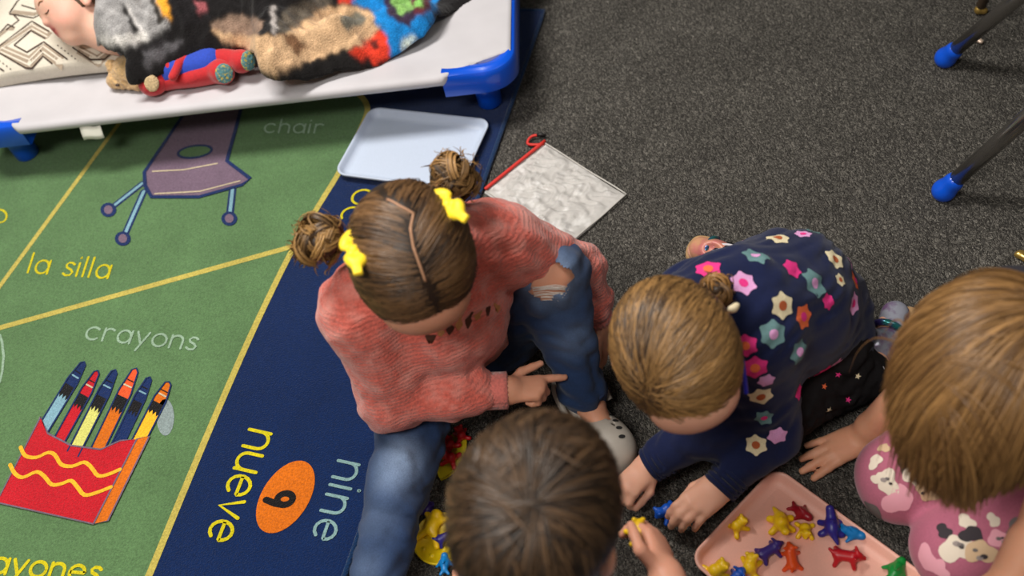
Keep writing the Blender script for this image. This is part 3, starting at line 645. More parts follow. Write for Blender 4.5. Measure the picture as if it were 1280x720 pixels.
for w_, e_, rr in ((wrR, elR, .0265), (wrL, elL, .025)):
    mb = MB(); d = norm(w_-e_); X_, Y_ = perp_frame(d); n = 44; vs = []
    for t in (-.046, -.040, -.006, .002, .004, .000):
        for j in range(n): a = 2*math.pi*j/n; q_ = (rr+.0022*math.cos(22*a)-(.004 if t in (.004, .000) else 0)-(.006 if t == 0 else 0)); vs.append(w_+d*t+q_*(X_*math.cos(a)+Y_*math.sin(a)))
    mb.add(vs, [[i*n+j, i*n+(j+1) % n, (i+1)*n+(j+1) % n, (i+1)*n+j] for i in range(5) for j in range(n)]); mb.build('cuff', M_rib, sweater)
# gold and brown letters across the chest
tr = bvh(sweater); M_let = mat('brown_sequin', lin(70, 36, 20), .4, noise=(900, .5, 2)); M_let2 = mat('tan_sequin', lin(176, 120, 72), .4, noise=(900, .4, 2))
mb = MB()
for i, (px, py, w_, h_) in enumerate(((538, 424, .006, .010), (550, 415, .005, .008), (562, 409, .005, .010), (574, 403, .005, .009), (586, 398, .005, .010), (598, 394, .005, .008), (610, 389, .004, .010), (621, 385, .005, .008))):
    p_, n_ = hit(tr, px, py)
    if p_ is None: continue
    a = np.linspace(0, 6.283, 12, endpoint=False); ol = np.stack([w_*np.cos(a)*(1+.5*np.sin(3*a+i)), h_*np.sin(a)*(1+.4*np.cos(2*a+i))], 1)
    decal(mb, tr, p_, n_, CU, ol, i % 2)
mb.build('chest_lettering', [M_let, M_let2], sweater)
# jeans with a torn knee
def denim():
    m = mat('blue_denim', lin(44, 62, 96), .85, noise=[(600, .22, 2), (22, .15, 3)], bump=[('noise', 700, .4, .0015)], spec=.2, attr='col', sheen=.1); return m
M_den = denim()
lw = [cone(pv, hpR, .098, .08, .04), cone(pv, hpL, .098, .08, .04)]+chain([hpR, knR, anR], [.070, .044, .033], .03)+chain([hpL, knL], [.070, .0545], .03)+chain([knL, anL+(knL-anL)*.10, anL+(knL-anL)*.04], [.053, .034, .033], .012)
hole_c = P(688, 338, .30)
hp, hn = None, None
V, F_ = sdf_mesh(lw, .0042, addf(wob(.003, 50, 21), wob(.0034, 75, 22, ridge=True)))
tmp = BVHTree.FromPolygons([Vector(v) for v in V], [tuple(x) for x in F_]); hp, hn = hit(tmp, 686, 347)
hx = norm(CR-hn*(CR@hn)); hy = np.cross(hn, hx); q_ = V[F_].mean(1)-hp
ang = np.arctan2(q_@hy, q_@hx); rad = np.sqrt(((q_@hx)/.031)**2+((q_@hy)/.029)**2); keep = ~((rad < 1+.16*np.sin(3*ang+1)+.1*np.sin(7*ang)) & (np.abs(q_@hn) < .03))
jeans = mesh_obj('jeans', V, F_[keep], M_den, g2)
base = np.tile(np.array(lin(30, 50, 84)), (len(V), 1)); pale = np.array(lin(134, 154, 184))
for p_, rd, st in ((P(503, 572, .13), .030, .8), (P(490, 598, .125), .03, .45), (P(476, 655, .10), .028, .3), (P(462, 712, .09), .028, .25), (hp, .045, .75), (P(715, 420, .2), .03, .3)):
    w_ = (np.exp(-(np.linalg.norm(V-p_, axis=1)/rd)**2)*st)[:, None]; base = base*(1-w_)+pale*w_
vcol(jeans, base)
mb = MB(); tj = BVHTree.FromPolygons([Vector(v) for v in V], [tuple(x) for x in F_])
for i in range(26):                              # loose white threads across the tear
    s0 = random.uniform(-1, -.3)*.029; half = .031*math.sqrt(max(0, 1-(s0/.031)**2))*1.08; pts = []
    for t in np.linspace(-1, 1, 7):
        p_ = hp+hx*half*t-hy*(-s0)+hn*.02; h = tj.ray_cast(Vector(p_), Vector(-hn), .05)
        if h[0] is not None: pts.append(np.array(h[0])+hn*(-.001-.0022*(1-t*t)+random.uniform(0, .001))+hy*random.uniform(-.001, .001))
    if len(pts) > 3 and s0 < -.006: tube(mb, pts, .0007, 4)
mb.build('threads', mat('white_threads', lin(214, 204, 196), .9), jeans)
mb = MB(); d = norm(anL-knL); X_, Y_ = perp_frame(d)      # folded hem
tube(mb, [anL-d*.010+.0345*(X_*math.cos(a)+Y_*math.sin(a)) for a in np.linspace(0, 2*math.pi, 33)], .0038, 6); mb.build('hem', mat('denim_hem', lin(34, 50, 84), .9, noise=(500, .3, 2)), jeans)
# grey clog
M_clog = mat('grey_foam', lin(168, 160, 150), .5, noise=(60, .06, 3), bump=[('noise', 200, .15, .001)])
M_vent = mat('vent_shade_dark', lin(26, 24, 24), .8)
M_irid = mat('pale_iridescent_foam', lin(182, 204, 204), .3, noise=(60, .08, 3))
def clog(heel, toe, parent, side):
    d = norm((toe-heel)*[1, 1, 0]); s = np.array([-d[1], d[0], 0]); M_ = np.stack([d, s, Z3(1)], 1); L = np.linalg.norm((toe-heel)[:2]); cc = (heel+toe)/2*[1, 1, 0]
    pr = [cone(heel*[1, 1, 0]+d*.03+Z3(.024), toe*[1, 1, 0]-d*.036+Z3(.026), .030, .034, .01), ell(toe*[1, 1, 0]-d*.045+Z3(.034), (.050, .040, .034), M_, .015), ell(heel*[1, 1, 0]+d*.03+Z3(.04), (.034, .031, .034), M_, .015),
          ell(heel*[1, 1, 0]+d*.035+Z3(.068), (.042, .024, .050), M_, .006, 'sub'), cone(heel*[1, 1, 0]+d*.03+Z3(.03), toe*[1, 1, 0]-d*.05+Z3(.03), .020, .024, .006, 'sub'), rbox(cc+Z3(-.03), (.3, .3, .03), 0, M_, .003, 'sub')]
    for i in range(4):
        q = toe*[1, 1, 0]-d*(.075-.016*i)-s*side*(.026-.002*i*i*.6)+Z3(.052-.004*i); pr.append(ell(q, (.0055, .004, .012), M_, .001, 'sub'))
        q = toe*[1, 1, 0]-d*(.075-.016*i)+s*side*(.018)+Z3(.058-.004*i); pr.append(ell(q, (.0045, .003, .012), M_, .001, 'sub'))
    sh = sdf_obj('clog', pr, .0024, M_clog, parent)
    mb = MB(); tube(mb, bez([heel*[1, 1, 0]+d*.062+s*.037+Z3(.052), heel*[1, 1, 0]+d*.012+s*.034+Z3(.074), heel*[1, 1, 0]-d*.012+Z3(.078), heel*[1, 1, 0]+d*.012-s*.034+Z3(.074), heel*[1, 1, 0]+d*.062-s*.037+Z3(.052)], 20), .0055, 8)
    mb.build('heel_strap', M_clog, sh)
    t2 = bvh(sh); mb = MB()
    for a_, b_ in ((-.062, .002),):
        q = toe*[1, 1, 0]+d*a_+s*b_+Z3(.1); h = t2.ray_cast(Vector(q), Vector((0, 0, -1)), .2)
        if h[0] is not None: decal(mb, t2, np.array(h[0]), np.array(h[1]), d, [(.019*math.cos(t)*(1+.12*math.cos(6*t)), .033*math.sin(t)*(1+.08*math.cos(8*t))) for t in np.linspace(0, 6.283, 32, endpoint=False)], 0, .0009)
    mb.build('upper_panel', M_irid, sh)
    for i in range(4):  # near-black decals paint the shade inside the vent openings
        for sd_ in (-1, 1):
            q = toe*[1, 1, 0]-d*(.082-.0165*i)+s*sd_*(.026-.0016*i*i*.5)+Z3(.1); h = t2.ray_cast(Vector(q), Vector((0, 0, -1)), .2); mb = MB()
            if h[0] is not None and decal(mb, t2, np.array(h[0]), np.array(h[1]), d, [(.0062*math.cos(t), .0034*math.sin(t)) for t in np.linspace(0, 6.283, 12, endpoint=False)], 0, .0008): mb.build('vent_shade', M_vent, sh)
clog(P(717, 490, .02), P(779, 590, .02), g2, 1)
clog(P(444, 796, .02), P(413, 920, .02), g2, 1)
# hair: two sides combed to two buns
sk = skull(c, f, u); cap = haircap(c, f, u, 1, FACECUT); ctree = BVHTree.FromPolygons([Vector(v_) for v_ in cap[0]], [tuple(x_) for x_ in cap[1]])
bunR_px, bunL_px = (402, 302), (566, 226)
def to_head(p_): return (np.asarray(p_)-sk[0])@sk[1]
b1 = P(402, 302, .475); b2 = P(566, 224, .475)
part = np.array([to_head(hit(ctree, x, y)[0]) for x, y in ((484, 249), (501, 258), (517, 267), (513, 286), (517, 310), (525, 332), (532, 352))]); part /= np.linalg.norm(part, axis=1, keepdims=True)
S = 5200; D = RNG.normal(size=(S*3, 3)); D /= np.linalg.norm(D, axis=1, keepdims=True)
ok = (D[:, 2] > -.72) & ~((D[:, 0] > .50) & (D[:, 2] < .16)) & ~((D[:, 0] > .1) & (D[:, 2] < -.3)); D = D[ok][:S]
side_ref = part[2]; dpart = norm(part[-1]-part[0])
# which side of the zigzag parting: nearest polyline segment
def part_side(D):
    fine = np.concatenate([part[i]+(part[i+1]-part[i])*np.linspace(0, 1, 12)[:, None] for i in range(len(part)-1)]); fine = np.concatenate([fine[0]-np.linspace(.9, .1, 9)[:, None]*dpart, fine, fine[-1]+np.linspace(.1, .9, 9)[:, None]*dpart]); fine /= np.linalg.norm(fine, axis=1, keepdims=True)
    i = np.argmax(D@fine.T, axis=1); i0 = np.clip(i-1, 0, len(fine)-1); i1 = np.clip(i+1, 0, len(fine)-1); tang = fine[i1]-fine[i0]
    return (np.cross(tang, D-fine[i])*fine[i]).sum(1), 1-(D*fine[i]).sum(1)
sd, dist = part_side(D); s1 = (np.cross(dpart, to_head(b1)/np.linalg.norm(to_head(b1)))@norm(part.mean(0))); sgn = np.sign(sd) == np.sign(s1)
keep = dist > .00035; D, sgn = D[keep], sgn[keep]
Bd = np.where(sgn[:, None], to_head(b1), to_head(b2)); Bd = Bd/np.linalg.norm(Bd, axis=1, keepdims=True)+RNG.normal(0, .07, D.shape)
pp = slerp_paths(D, Bd, 11, 0); k = 11
lift = (.0015+.0035*np.sin(np.linspace(0, math.pi, k))[None, :, None]*RNG.uniform(.1, 1, (len(D), 1, 1)))
frizz = RNG.normal(0, .0012, (len(D), k, 1))*np.linspace(0, 1, k)[None, :, None]
key = .32+.25*np.sin(9*D[:, 0]+4*D[:, 1]+5)*np.sin(7*D[:, 1]-3*D[:, 2])
hair = strands('hair', onskull(sk, pp, 0)+(np.asarray(onskull(sk, pp, 1.0))-onskull(sk, pp, 0))*(lift+frizz)+(np.sin(np.linspace(0, 1, k)[None, :]*RNG.uniform(4, 14, (len(D), 1))+RNG.uniform(0, 6.3, (len(D), 1)))[:, :, None]*RNG.normal(0, .0012, (len(D), 1, 3))*np.sin(np.linspace(0, math.pi, k))[None, :, None]), .0010, hair_cols(len(D), (44, 30, 20), (142, 104, 66), key), sk[0], g2, cap, lin(38, 27, 19))
mb = MB(); fine = np.concatenate([part[i]+(part[i+1]-part[i])*np.linspace(0, 1, 6)[:, None] for i in range(len(part)-1)]); tube(mb, onskull(sk, fine, .0008), .0017, 6); mb.build('parting', mat('scalp', lin(178, 132, 100), .6), hair)
def bun(name, ctr, rad, parent, n, c0, c1, seed, away):
    g_ = np.random.default_rng(seed); paths = []
    kt = []
    for q in range(n//24):                         # locks wound round the bun
        ax = norm(g_.normal(size=3)); X_, Y_ = perp_frame(ax); rr = rad*g_.uniform(.45, .72); off = norm(g_.normal(size=3))*rad*g_.uniform(.18, .48); a0 = g_.uniform(0, 6.28); sp = g_.uniform(2.0, 4.2); t = np.linspace(0, 1, 16); a = a0+sp*t
        base = ctr+off+(X_*np.cos(a)[:, None]+Y_*np.sin(a)[:, None])*(rr*(1+.10*np.sin(4*t+a0)))[:, None]+ax*(t[:, None]-.5)*rad*.35; tone = g_.uniform(0, 1)
        for i in range(24):
            o1, o2 = g_.normal(0, .0026, 2); paths.append(base+(X_*np.cos(a)[:, None]+Y_*np.sin(a)[:, None])*o1+ax*o2+g_.normal(0, .0003, (16, 3))); kt.append(.15+.6*tone+g_.normal(0, .1))
    for i in range(n//22):                        # fly-away wisps
        d_ = norm(norm(g_.normal(size=3))+away*.8); X_, Y_ = perp_frame(d_); t = np.linspace(0, 1, 16)[:, None]; paths.append(ctr+d_*rad*(.8+.5*t)+(X_*np.sin(4*t+i)+Y_*np.cos(3*t+i))*rad*.35*t)
    V, F_ = sdf_mesh([ell(ctr, rad*.70, k=.01)], .004)
    return strands(name, np.array(paths), .0011, hair_cols(len(paths), c0, c1, np.array(kt+[.5]*(len(paths)-len(kt))), rng=g_), ctr, parent, (V, F_), lin(58, 40, 24))
bun('hair_bun', b1, .035, hair, 1080, (62, 42, 24), (196, 150, 88), 31, norm(b1-sk[0])); bun('hair_bun', b2, .034, hair, 1080, (50, 34, 20), (182, 138, 84), 32, norm(b2-sk[0]))
M_bow = mat('yellow_ribbon', lin(250, 214, 20), .5, bump=[('noise', 300, .2, .001)], sheen=.2)
def bow(a_, b_, parent):                          # a_ to b_ on the picture, at the height of the bun's root
    ax = b_-a_; L = np.linalg.norm(ax); d = norm(ax); n = VIEW(a_); n = norm(n-d*(n@d)); s = np.cross(n, d); m_ = (a_+b_)/2; M_ = np.stack([d, s, n], 1)
    MA = np.stack([norm(d+s*.5), norm(s-d*.5), n], 1); MB_ = np.stack([norm(d-s*.5), norm(s+d*.5), n], 1)
    sdf_obj('hair_bow', [ell(m_, (.008, .009, .008), M_, .004), ell(m_-d*L*.30+s*.006, (L*.26, .0085, .006), MA, .004), ell(m_-d*L*.28-s*.006, (L*.24, .0085, .006), MB_, .004), ell(m_+d*L*.24+s*.006, (L*.20, .0085, .006), MB_, .004),
            ell(m_+d*L*.24-s*.005, (L*.2, .008, .006), MA, .004), rbox(m_+d*L*.42-s*.001, (L*.16, .0045, .0018), .0015, M_, .004)], .0019, M_bow, parent)
for (x0, y0), (x1, y1) in (((437, 290), (448, 338)), ((540, 243), (580, 271))):
    pa, na = hit(ctree, (x0+x1)/2, (y0+y1)/2)
    if pa is None: pa = P((x0+x1)/2, (y0+y1)/2, .50); na = VIEW(pa)
    pa = pa+norm(VIEW(pa)+na*.6)*.012; bow(P(x0, y0, pa[2]), P(x1, y1, pa[2]), hair)
# ------------------------------------------------------------------ girl in the flowered sweater
c = P(846, 446, .375); f, u = head_axes(c, .40, -1, R(-6)); f, r, u = head_frame(c, f, u)
g4 = person((.38, .86, 0), 'child in a navy flowered sweater bending low over the carpet')
nk = c-u*.085-f*.040; ub = P(925, 392, .265); mbk = P(978, 378, .205); pv = P(1002, 398, .105)
shL, elL, wrL = P(946, 425, .255), P(960, 542, .085), P(905, 604, .052)
shR, elR, wrR = P(868, 380, .26), P(895, 528, .10), P(812, 582, .05)
hpR, knR, anR = pv+np.array([.02, -.05, -.01]), P(974, 514, .060), P(1086, 466, .043)
hpL, knL, anL = pv+np.array([-.05, .03, -.01]), P(885, 440, .065), P(908, 327, .04)
bp = head(c, f, u)+[cone(nk, ub, .045, .064, .04), cone(ub, mbk, .064, .072, .05), cone(mbk, pv, .072, .082, .05)]
bp += chain([ub, shL, elL, wrL], [.04, .038, .030, .0205])+chain([ub, shR, elR, wrR], [.04, .038, .030, .0205])+chain([pv, hpR, knR, anR], [.07, .052, .039, .026], .02)+chain([pv, hpL, knL, anL], [.07, .058, .042, .026], .03)
bp += [cone(anR, P(1116, 395, .03), .022, .018, .02), cone(anL, P(872, 314, .03), .022, .018, .02)]
bp += hand(wrL, P(856, 644, .055)-wrL, VIEW(wrL)*.5+Z3(.7), -CR+CU*.4, .116, ((.30, .6, .4), (.34, .6, .4), (.36, .6, .4), (.4, .65, .4)), (.06, .02, -.03, -.08), thumb=((.75, .35, -.55), (.85, -.05, -.5)), wr=.0215)
bp += hand(wrR, P(776, 616, .055)-wrR, VIEW(wrR)*.4+Z3(.6)-CR*.15, CR*.7-CU*.6, .100, ((.7, 1.0, .6), (.85, 1.1, .6), (.9, 1.1, .6), (.9, 1.1, .6)), thumb=((.8, .45, -.45), (.9, .0, -.35)))
body(g4, bp, .0036, (222, 166, 140), [(c+f*.082-u*.048, .018, (200, 116, 108), .7)])
M_navy = mat('navy_cotton', lin(20, 28, 62), .85, noise=[(500, .15, 2), (12, .12, 3)], bump=[('noise', 600, .35, .0012)], sheen=.12, spec=.15)
sw = [cone(nk+(ub-nk)*.2, ub, .058, .082, .04), cone(ub, mbk, .082, .094, .05), cone(mbk, pv+Z3(.01), .094, .103, .05), cone(pv, P(1032, 430, .075), .095, .055, .04)]
sw += chain([ub, shL], [.07, .055], .03)+chain([shL, elL], [.055, .042], .025)+chain([elL, elL+(wrL-elL)*.5, wrL+(elL-wrL)*.16], [.042, .035, .028], .02)+chain([ub, shR, elR], [.07, .055, .046], .025)+chain([elR, wrR+(elR-wrR)*.22], [.044, .028], .02)
sweater = sdf_obj('sweater', sw, .0046, M_navy, g4, addf(wob(.0035, 30, 41), wob(.0022, 85, 42, ridge=True)))
for w_, e_, fr_ in ((wrL, elL, .16), (wrR, elR, .22)):
    mb = MB(); q_ = w_+(e_-w_)*fr_; d = norm(w_-e_); X_, Y_ = perp_frame(d); tube(mb, [q_+d*t_*.024+(.0268-.002*t_)*(X_*math.cos(a)+Y_*math.sin(a)) for t_ in (0, .35, .7, 1) for a in np.linspace(0, 2*math.pi, 25)], .0042, 7); mb.build('cuff', M_navy, sweater)
tr = bvh(sweater)
pinkh, lil, cre, sage, org, plum = [mat('print_'+n_, lin(*v), .85, noise=(500, .12, 2), spec=.15) for n_, v in (('hot_pink', (226, 58, 134)), ('lilac', (220, 160, 208)), ('cream', (226, 212, 176)), ('sage', (104, 138, 140)), ('orange', (232, 112, 70)), ('brown', (178, 92, 56)))]
PM = [pinkh, lil, cre, sage, org, plum]
mb = MB(); mid = MB()
FL = [(972, 297, 2, 5, .014), (925, 293, 1, 0, .013), (1004, 293, 1, 0, .010), (945, 320, 3, 1, .014), (990, 336, 0, 0, .012), (1018, 354, 3, 1, .016), (1043, 324, 2, 5, .013), (1069, 351, 4, 0, .012), (1066, 379, 1, 0, .0135), (885, 336, 0, 4, .0145), (929, 354, 1, 0, .0145),
      (978, 382, 2, 5, .015), (1004, 396, 4, 0, .014), (1035, 377, 0, 0, .009), (967, 418, 3, 1, .0155), (1000, 440, 3, 1, .014), (932, 432, 0, 4, .013), (944, 460, 0, 4, .0145), (958, 476, 1, 1, .010), (951, 496, 2, 5, .0145), (955, 522, 3, 0, .011), (972, 545, 1, 1, .012), (945, 556, 2, 5, .013), (998, 490, 0, 0, .010), (1050, 350, 2, 5, .008)]
for i, (px, py, a_, b_, rad) in enumerate(FL):
    p_, n_ = hit(tr, px, py)
    if p_ is None: continue
    t = np.linspace(0, 6.283, 42, endpoint=False); rr = 1.12*rad*(1+.12*np.cos(6*t+i)+.03*np.cos(12*t+2*i)); ol = np.stack([rr*np.cos(t), rr*np.sin(t)], 1)
    decal(mb, tr, p_, n_, CU+.3*CR*math.sin(i), ol, a_, .0008); decal(mid, tr, p_, n_, CU, np.stack([np.cos(t), np.sin(t)], 1)[::3]*rad*.46, b_, .0014)
for i in range(70):                                # the print goes on over the hidden side
    p0 = np.array(mbk)+norm(RNG.normal(size=3)+np.array([.3, .6, .2]))*.3; d_ = norm(np.array(mbk)-p0); h = tr.ray_cast(Vector(p0), Vector(d_), .4)
    if h[0] is None or norm(CO-np.array(h[0]))@np.array(h[1]) > .05: continue
    t = np.linspace(0, 6.283, 42, endpoint=False); rr = .014*(1+.20*np.cos(6*t)); decal(mb, tr, np.array(h[0]), np.array(h[1]), (0, 0.1, 1), np.stack([rr*np.cos(t), rr*np.sin(t)], 1), i % 4, .0008)
fo = mb.build('flower_print', PM, sweater); mid.build('flower_centre', PM, fo)
fo['kind'] = 'stuff'
M_black = mat('black_leggings', lin(20, 18, 20), .85, noise=(400, .2, 2), bump=[('noise', 90, .3, .004)], spec=.2)
lg = [cone(pv, hpR, .085, .062, .03), cone(pv, hpL, .09, .075, .04)]+chain([hpR, knR, anR], [.058, .044, .033], .02)+chain([hpL, knL, anL], [.07, .052, .034], .03)
leg_o = sdf_obj('leggings', lg, .0045, M_black, g4, addf(wob(.003, 50, 51), wob(.003, 120, 52, ridge=True)))
tl = bvh(leg_o); mb = MB()
for i, (px, py, k_) in enumerate(((1048, 468, 0), (1030, 483, 2), (1072, 470, 1), (1036, 512, 1), (1010, 470, 2), (1060, 500, 0))):
    p_, n_ = hit(tl, px, py)
    if p_ is None: continue
    t = np.linspace(0, 6.283, 10, endpoint=False); rr = np.where(np.arange(10) % 2, .0022, .0052); decal(mb, tl, p_, n_, CU, np.stack([rr*np.cos(t), rr*np.sin(t)], 1), k_, .001)
st = mb.build('star_print', [pinkh, cre, org], leg_o); st['kind'] = 'stuff'
M_wrib = mat('white_rib', lin(206, 200, 206), .8)
for a_, b_ in ((knR, anR), (knL, anL)):
    d = norm(b_-a_); X_, Y_ = perp_frame(d)
    for t in (-.006, .006): mb = MB(); tube(mb, [b_+d*t+(.0340 if a_ is knR else .035)*(X_*math.cos(a)+Y_*math.sin(a)) for a in np.linspace(0, 2*math.pi, 29)], .0024, 6); mb.build('cuff_stripe', M_wrib, leg_o)
M_sole = mat('tan_rubber', lin(182, 146, 104), .6, noise=(60, .12, 3)); M_silver = mat('silver_vinyl', lin(160, 162, 176), .25, metal=.35, noise=(25, .3, 3), tint2=(45, lin(120, 90, 130), .5, .65)); M_holo = mat('green_shimmer', lin(40, 120, 116), .2, metal=.5, tint2=(40, lin(70, 60, 130), .4, .6))
def shoe(heel, toe, upv, parent, upper):
    d = norm(toe-heel); n = norm(np.asarray(upv)-d*(np.asarray(upv)@d)); s = np.cross(n, d); M_ = np.stack([d, s, n], 1); L = np.linalg.norm(toe-heel); m_ = (heel+toe)/2
    o = sdf_obj('shoe', [cone(heel+d*.025, toe-d*.03, .022, .023, .01), ell(heel+d*.03+n*.02, (.03, .022, .028), M_, .02), ell(heel+d*.035+n*.062, (.024, .017, .03), M_, .005, 'sub')], .0028, upper, parent)
    sdf_obj('sole', [rbox(m_-n*.022, (L*.36, .014, .004), .008, M_, .01), ell(toe-d*.03-n*.022, (.034, .030, .011), M_, .012)], .0028, M_sole, o)
    mb = MB(); tube(mb, bez([m_+s*.029-n*.008, m_+s*.020+n*.022, m_+n*.032, m_-s*.020+n*.022, m_-s*.029-n*.008], 16), .0055, 8); mb.build('strap', M_holo, o)
shoe(P(1098, 462, .030), P(1124, 376, .030), np.array([-.55, -.15, .45]), g4, M_silver)
shoe(P(918, 327, .034), P(858, 305, .034), np.array([.1, -.5, .55]), g4, mat('tan_rose_vinyl', lin(196, 144, 108), .4, tint2=(30, lin(196, 116, 112), .45, .6)))
sk = skull(c, f, u); cap = haircap(c, f, u, 1, [(.105, -.040, (.060, .066, .078))]); bn = P(896, 362, .375)
to4 = lambda p_: (np.asarray(p_)-sk[0])@sk[1]
S = 4800; D = RNG.normal(size=(S*3, 3)); D /= np.linalg.norm(D, axis=1, keepdims=True)
ok = (D[:, 2] > -.7) & ~((D[:, 0] > .52) & (D[:, 2] < .14)) & ~((D[:, 0] > .1) & (D[:, 2] < -.25)); D = D[ok][:S]
Bd = np.tile(to4(bn)/np.linalg.norm(to4(bn)), (len(D), 1))+RNG.normal(0, .12, D.shape); pp = slerp_paths(D, Bd, 11, 0); k = 11
lift = .0015+.0045*np.sin(np.linspace(0, math.pi, k))[None, :, None]*RNG.uniform(.1, 1, (len(D), 1, 1))+RNG.normal(0, .0006, (len(D), k, 1))
key = .38+.42*np.sin(9*np.arctan2(D[:, 1]+.2, D[:, 0]+.9)+1.0)*np.sin(5*D[:, 1]+2)
o0 = onskull(sk, pp, 0); hair = strands('hair', o0+(onskull(sk, pp, 1.0)-o0)*lift, .0010, hair_cols(len(D), (58, 39, 20), (172, 130, 78), key), sk[0], g4, cap, lin(66, 46, 26))
bun('hair_knot', bn, .022, hair, 330, (74, 50, 26), (178, 130, 74), 33, norm(bn-sk[0]))
o = sdf_obj('hair_tie', [ell(P(916, 386, .40), (.007, .005, .006), k=.003), ell(P(920, 382, .40), (.005, .004, .004), k=.003)], .0015, mat('ivory_tie', lin(226, 210, 176), .5), hair)
mb = MB(); gl, gr_ = [[c+f*.074+r*s_*w_*.86-u*.004, c+f*.035+r*s_*w_-u*.003, c-f*.002+r*s_*w_-u*.006] for s_, w_ in ((-1, .073), (1, .060))]
tube(mb, gl, .0032, 8); tube(mb, gr_, .0032, 8)
for s_ in (-1, 1): tube(mb, [c+f*.080+r*s_*.030-u*.010+(r*math.cos(a)*.021+u*math.sin(a)*.016)-f*.010*abs(math.cos(a)) for a in np.linspace(0, 6.283, 25)], .0026, 6)
mb.build('eyeglasses', mat('blue_frame', lin(44, 48, 190), .3), g4)
# ------------------------------------------------------------------ girl kneeling at the right
c = P(1236, 474, .43); f, u = head_axes(c, -.40, -1, R(4)); f, r, u = head_frame(c, f, u)
g5 = person((.62, .60, 0), 'child with loose light brown hair kneeling in pink printed leggings')
nk = c-u*.088-f*.038; ub = nk+np.array([.045, .035, -.05]); pv = np.array([.66, .60, .12])
shR, elR, wrR = nk+np.array([0, .05, -.075]), P(1154, 474, .18), P(1088, 534, .050)
shL, elL, wrL = nk+np.array([.07, -.085, -.045]), P(1318, 640, .20), P(1262, 722, .18)
kn1, hp1 = P(1126, 598, .058), pv+np.array([-.03, .05, 0]); kn2, hp2 = P(1200, 690, .058), pv+np.array([0, -.055, 0])
an1 = pv+np.array([.02, .06, -.08]); an2 = pv+np.array([.03, -.06, -.08])
bp = head(c, f, u)+[cone(nk, ub, .045, .07, .04), cone(ub, pv, .075, .088, .05)]+chain([ub, shR, elR, wrR], [.04, .034, .030, .0215])+chain([ub, shL, elL, wrL], [.04, .038, .031, .0215])
bp += chain([pv, hp1, kn1, an1], [.07, .06, .046, .028], .03)+chain([pv, hp2, kn2, an2], [.07, .06, .046, .028], .03)
wr5 = wrR*[1, 1, 0]+Z3(.030)
bp += [cone(wrR, wr5, .021, .020, .01)]+hand(wr5, (P(1002, 580, .016)-wr5), Z3(1)+FW*-.15, -CU-.1*CR, .118, ((.10, .05, .05), (.10, .05, .05), (.10, .05, .05), (.1, .05, .05)), (.16, .05, -.06, -.18), thumb=((.50, .90, -.22), (.55, .75, -.12)), wr=.0205)
bp += hand(wrL, P(1245, 762, .17)-wrL, VIEW(wrL), -CR, .108, ((.4, .5, .3),)*4)
body(g5, bp, .0036, (222, 160, 128), [(c+f*.085-u*.05, .018, (200, 116, 108), .7)])
mb = MB(); d = norm(wrR-elR); X_, Y_ = perp_frame(d); tube(mb, [wrR+.0225*(X_*math.cos(a)+Y_*math.sin(a)) for a in np.linspace(0, 6.2832, 30)], .0011, 5); mb.build('bracelet', mat('thin_gold', lin(206, 160, 90), .3, metal=.9), g5)
top = sdf_obj('shirt', [cone(nk+(ub-nk)*.25, ub, .06, .088, .04), cone(ub, pv+Z3(.02), .092, .108, .05), cone(ub, shR, .06, .045, .03), cone(shR, shR+(elR-shR)*.35, .045, .040, .02), cone(ub, shL, .07, .055, .03), cone(shL, shL+(elL-shL)*.45, .055, .05, .02)], .005,
              mat('charcoal_cotton', lin(40, 38, 46), .85, noise=(300, .15, 2)), g5, wob(.003, 50, 61))
M_rose = mat('rose_jersey', lin(172, 96, 118), .8, noise=[(400, .1, 2), (8, .10, 2)], sheen=.2, spec=.2, bump=[('noise', 500, .25, .001)])
leg_o = sdf_obj('leggings', [cone(pv, hp1, .095, .08, .04), cone(pv, hp2, .095, .08, .04)]+chain([hp1, kn1], [.074, .064], .02)+chain([hp2, kn2], [.074, .064], .02)+chain([kn1, an1], [.05, .036], .02)+chain([kn2, an2], [.05, .036], .02)+[rbox((.6, .6, -.02), (.6, .6, .021), 0, None, .006, 'sub')], .0045, M_rose, g5, wob(.0022, 40, 62))
tl = bvh(leg_o)
PP = [mat('print_'+n_, lin(*v), .8, spec=.2) for n_, v in (('ivory', (222, 208, 190)), ('charcoal', (58, 52, 56)), ('stone', (150, 138, 134)), ('blush', (226, 160, 174)), ('sand', (206, 176, 142)), ('ash', (108, 102, 100)))]
mb = MB()
SP = [(1110, 604, .016, 0, 1), (1136, 584, .014, 1, 0), (1142, 596, .013, 0, 1), (1159, 613, .015, 4, 1), (1122, 626, .020, 3, 0), (1092, 640, .017, 5, 0), (1094, 577, .010, 0, 0), (1098, 598, .009, 0, 0), (1170, 600, .010, 1, 0), (1135, 534, .012, 0, 1), (1126, 545, .009, 1, 0), (1150, 528, .009, 4, 0), (1184, 610, .013, 2, 1),
      (1196, 686, .019, 0, 1), (1214, 668, .012, 1, 0), (1226, 690, .017, 4, 1), (1180, 664, .010, 1, 0), (1208, 652, .010, 0, 0), (1160, 700, .017, 3, 0), (1250, 674, .013, 3, 1), (1232, 614, .013, 2, 1), (1256, 706, .012, 0, 1), (1242, 650, .008, 0, 0), (1176, 712, .012, 3, 0), (1270, 660, .012, 5, 0), (1105, 560, .008, 4, 0), (1190, 560, .009, 2, 1), (1165, 575, .008, 1, 0)]
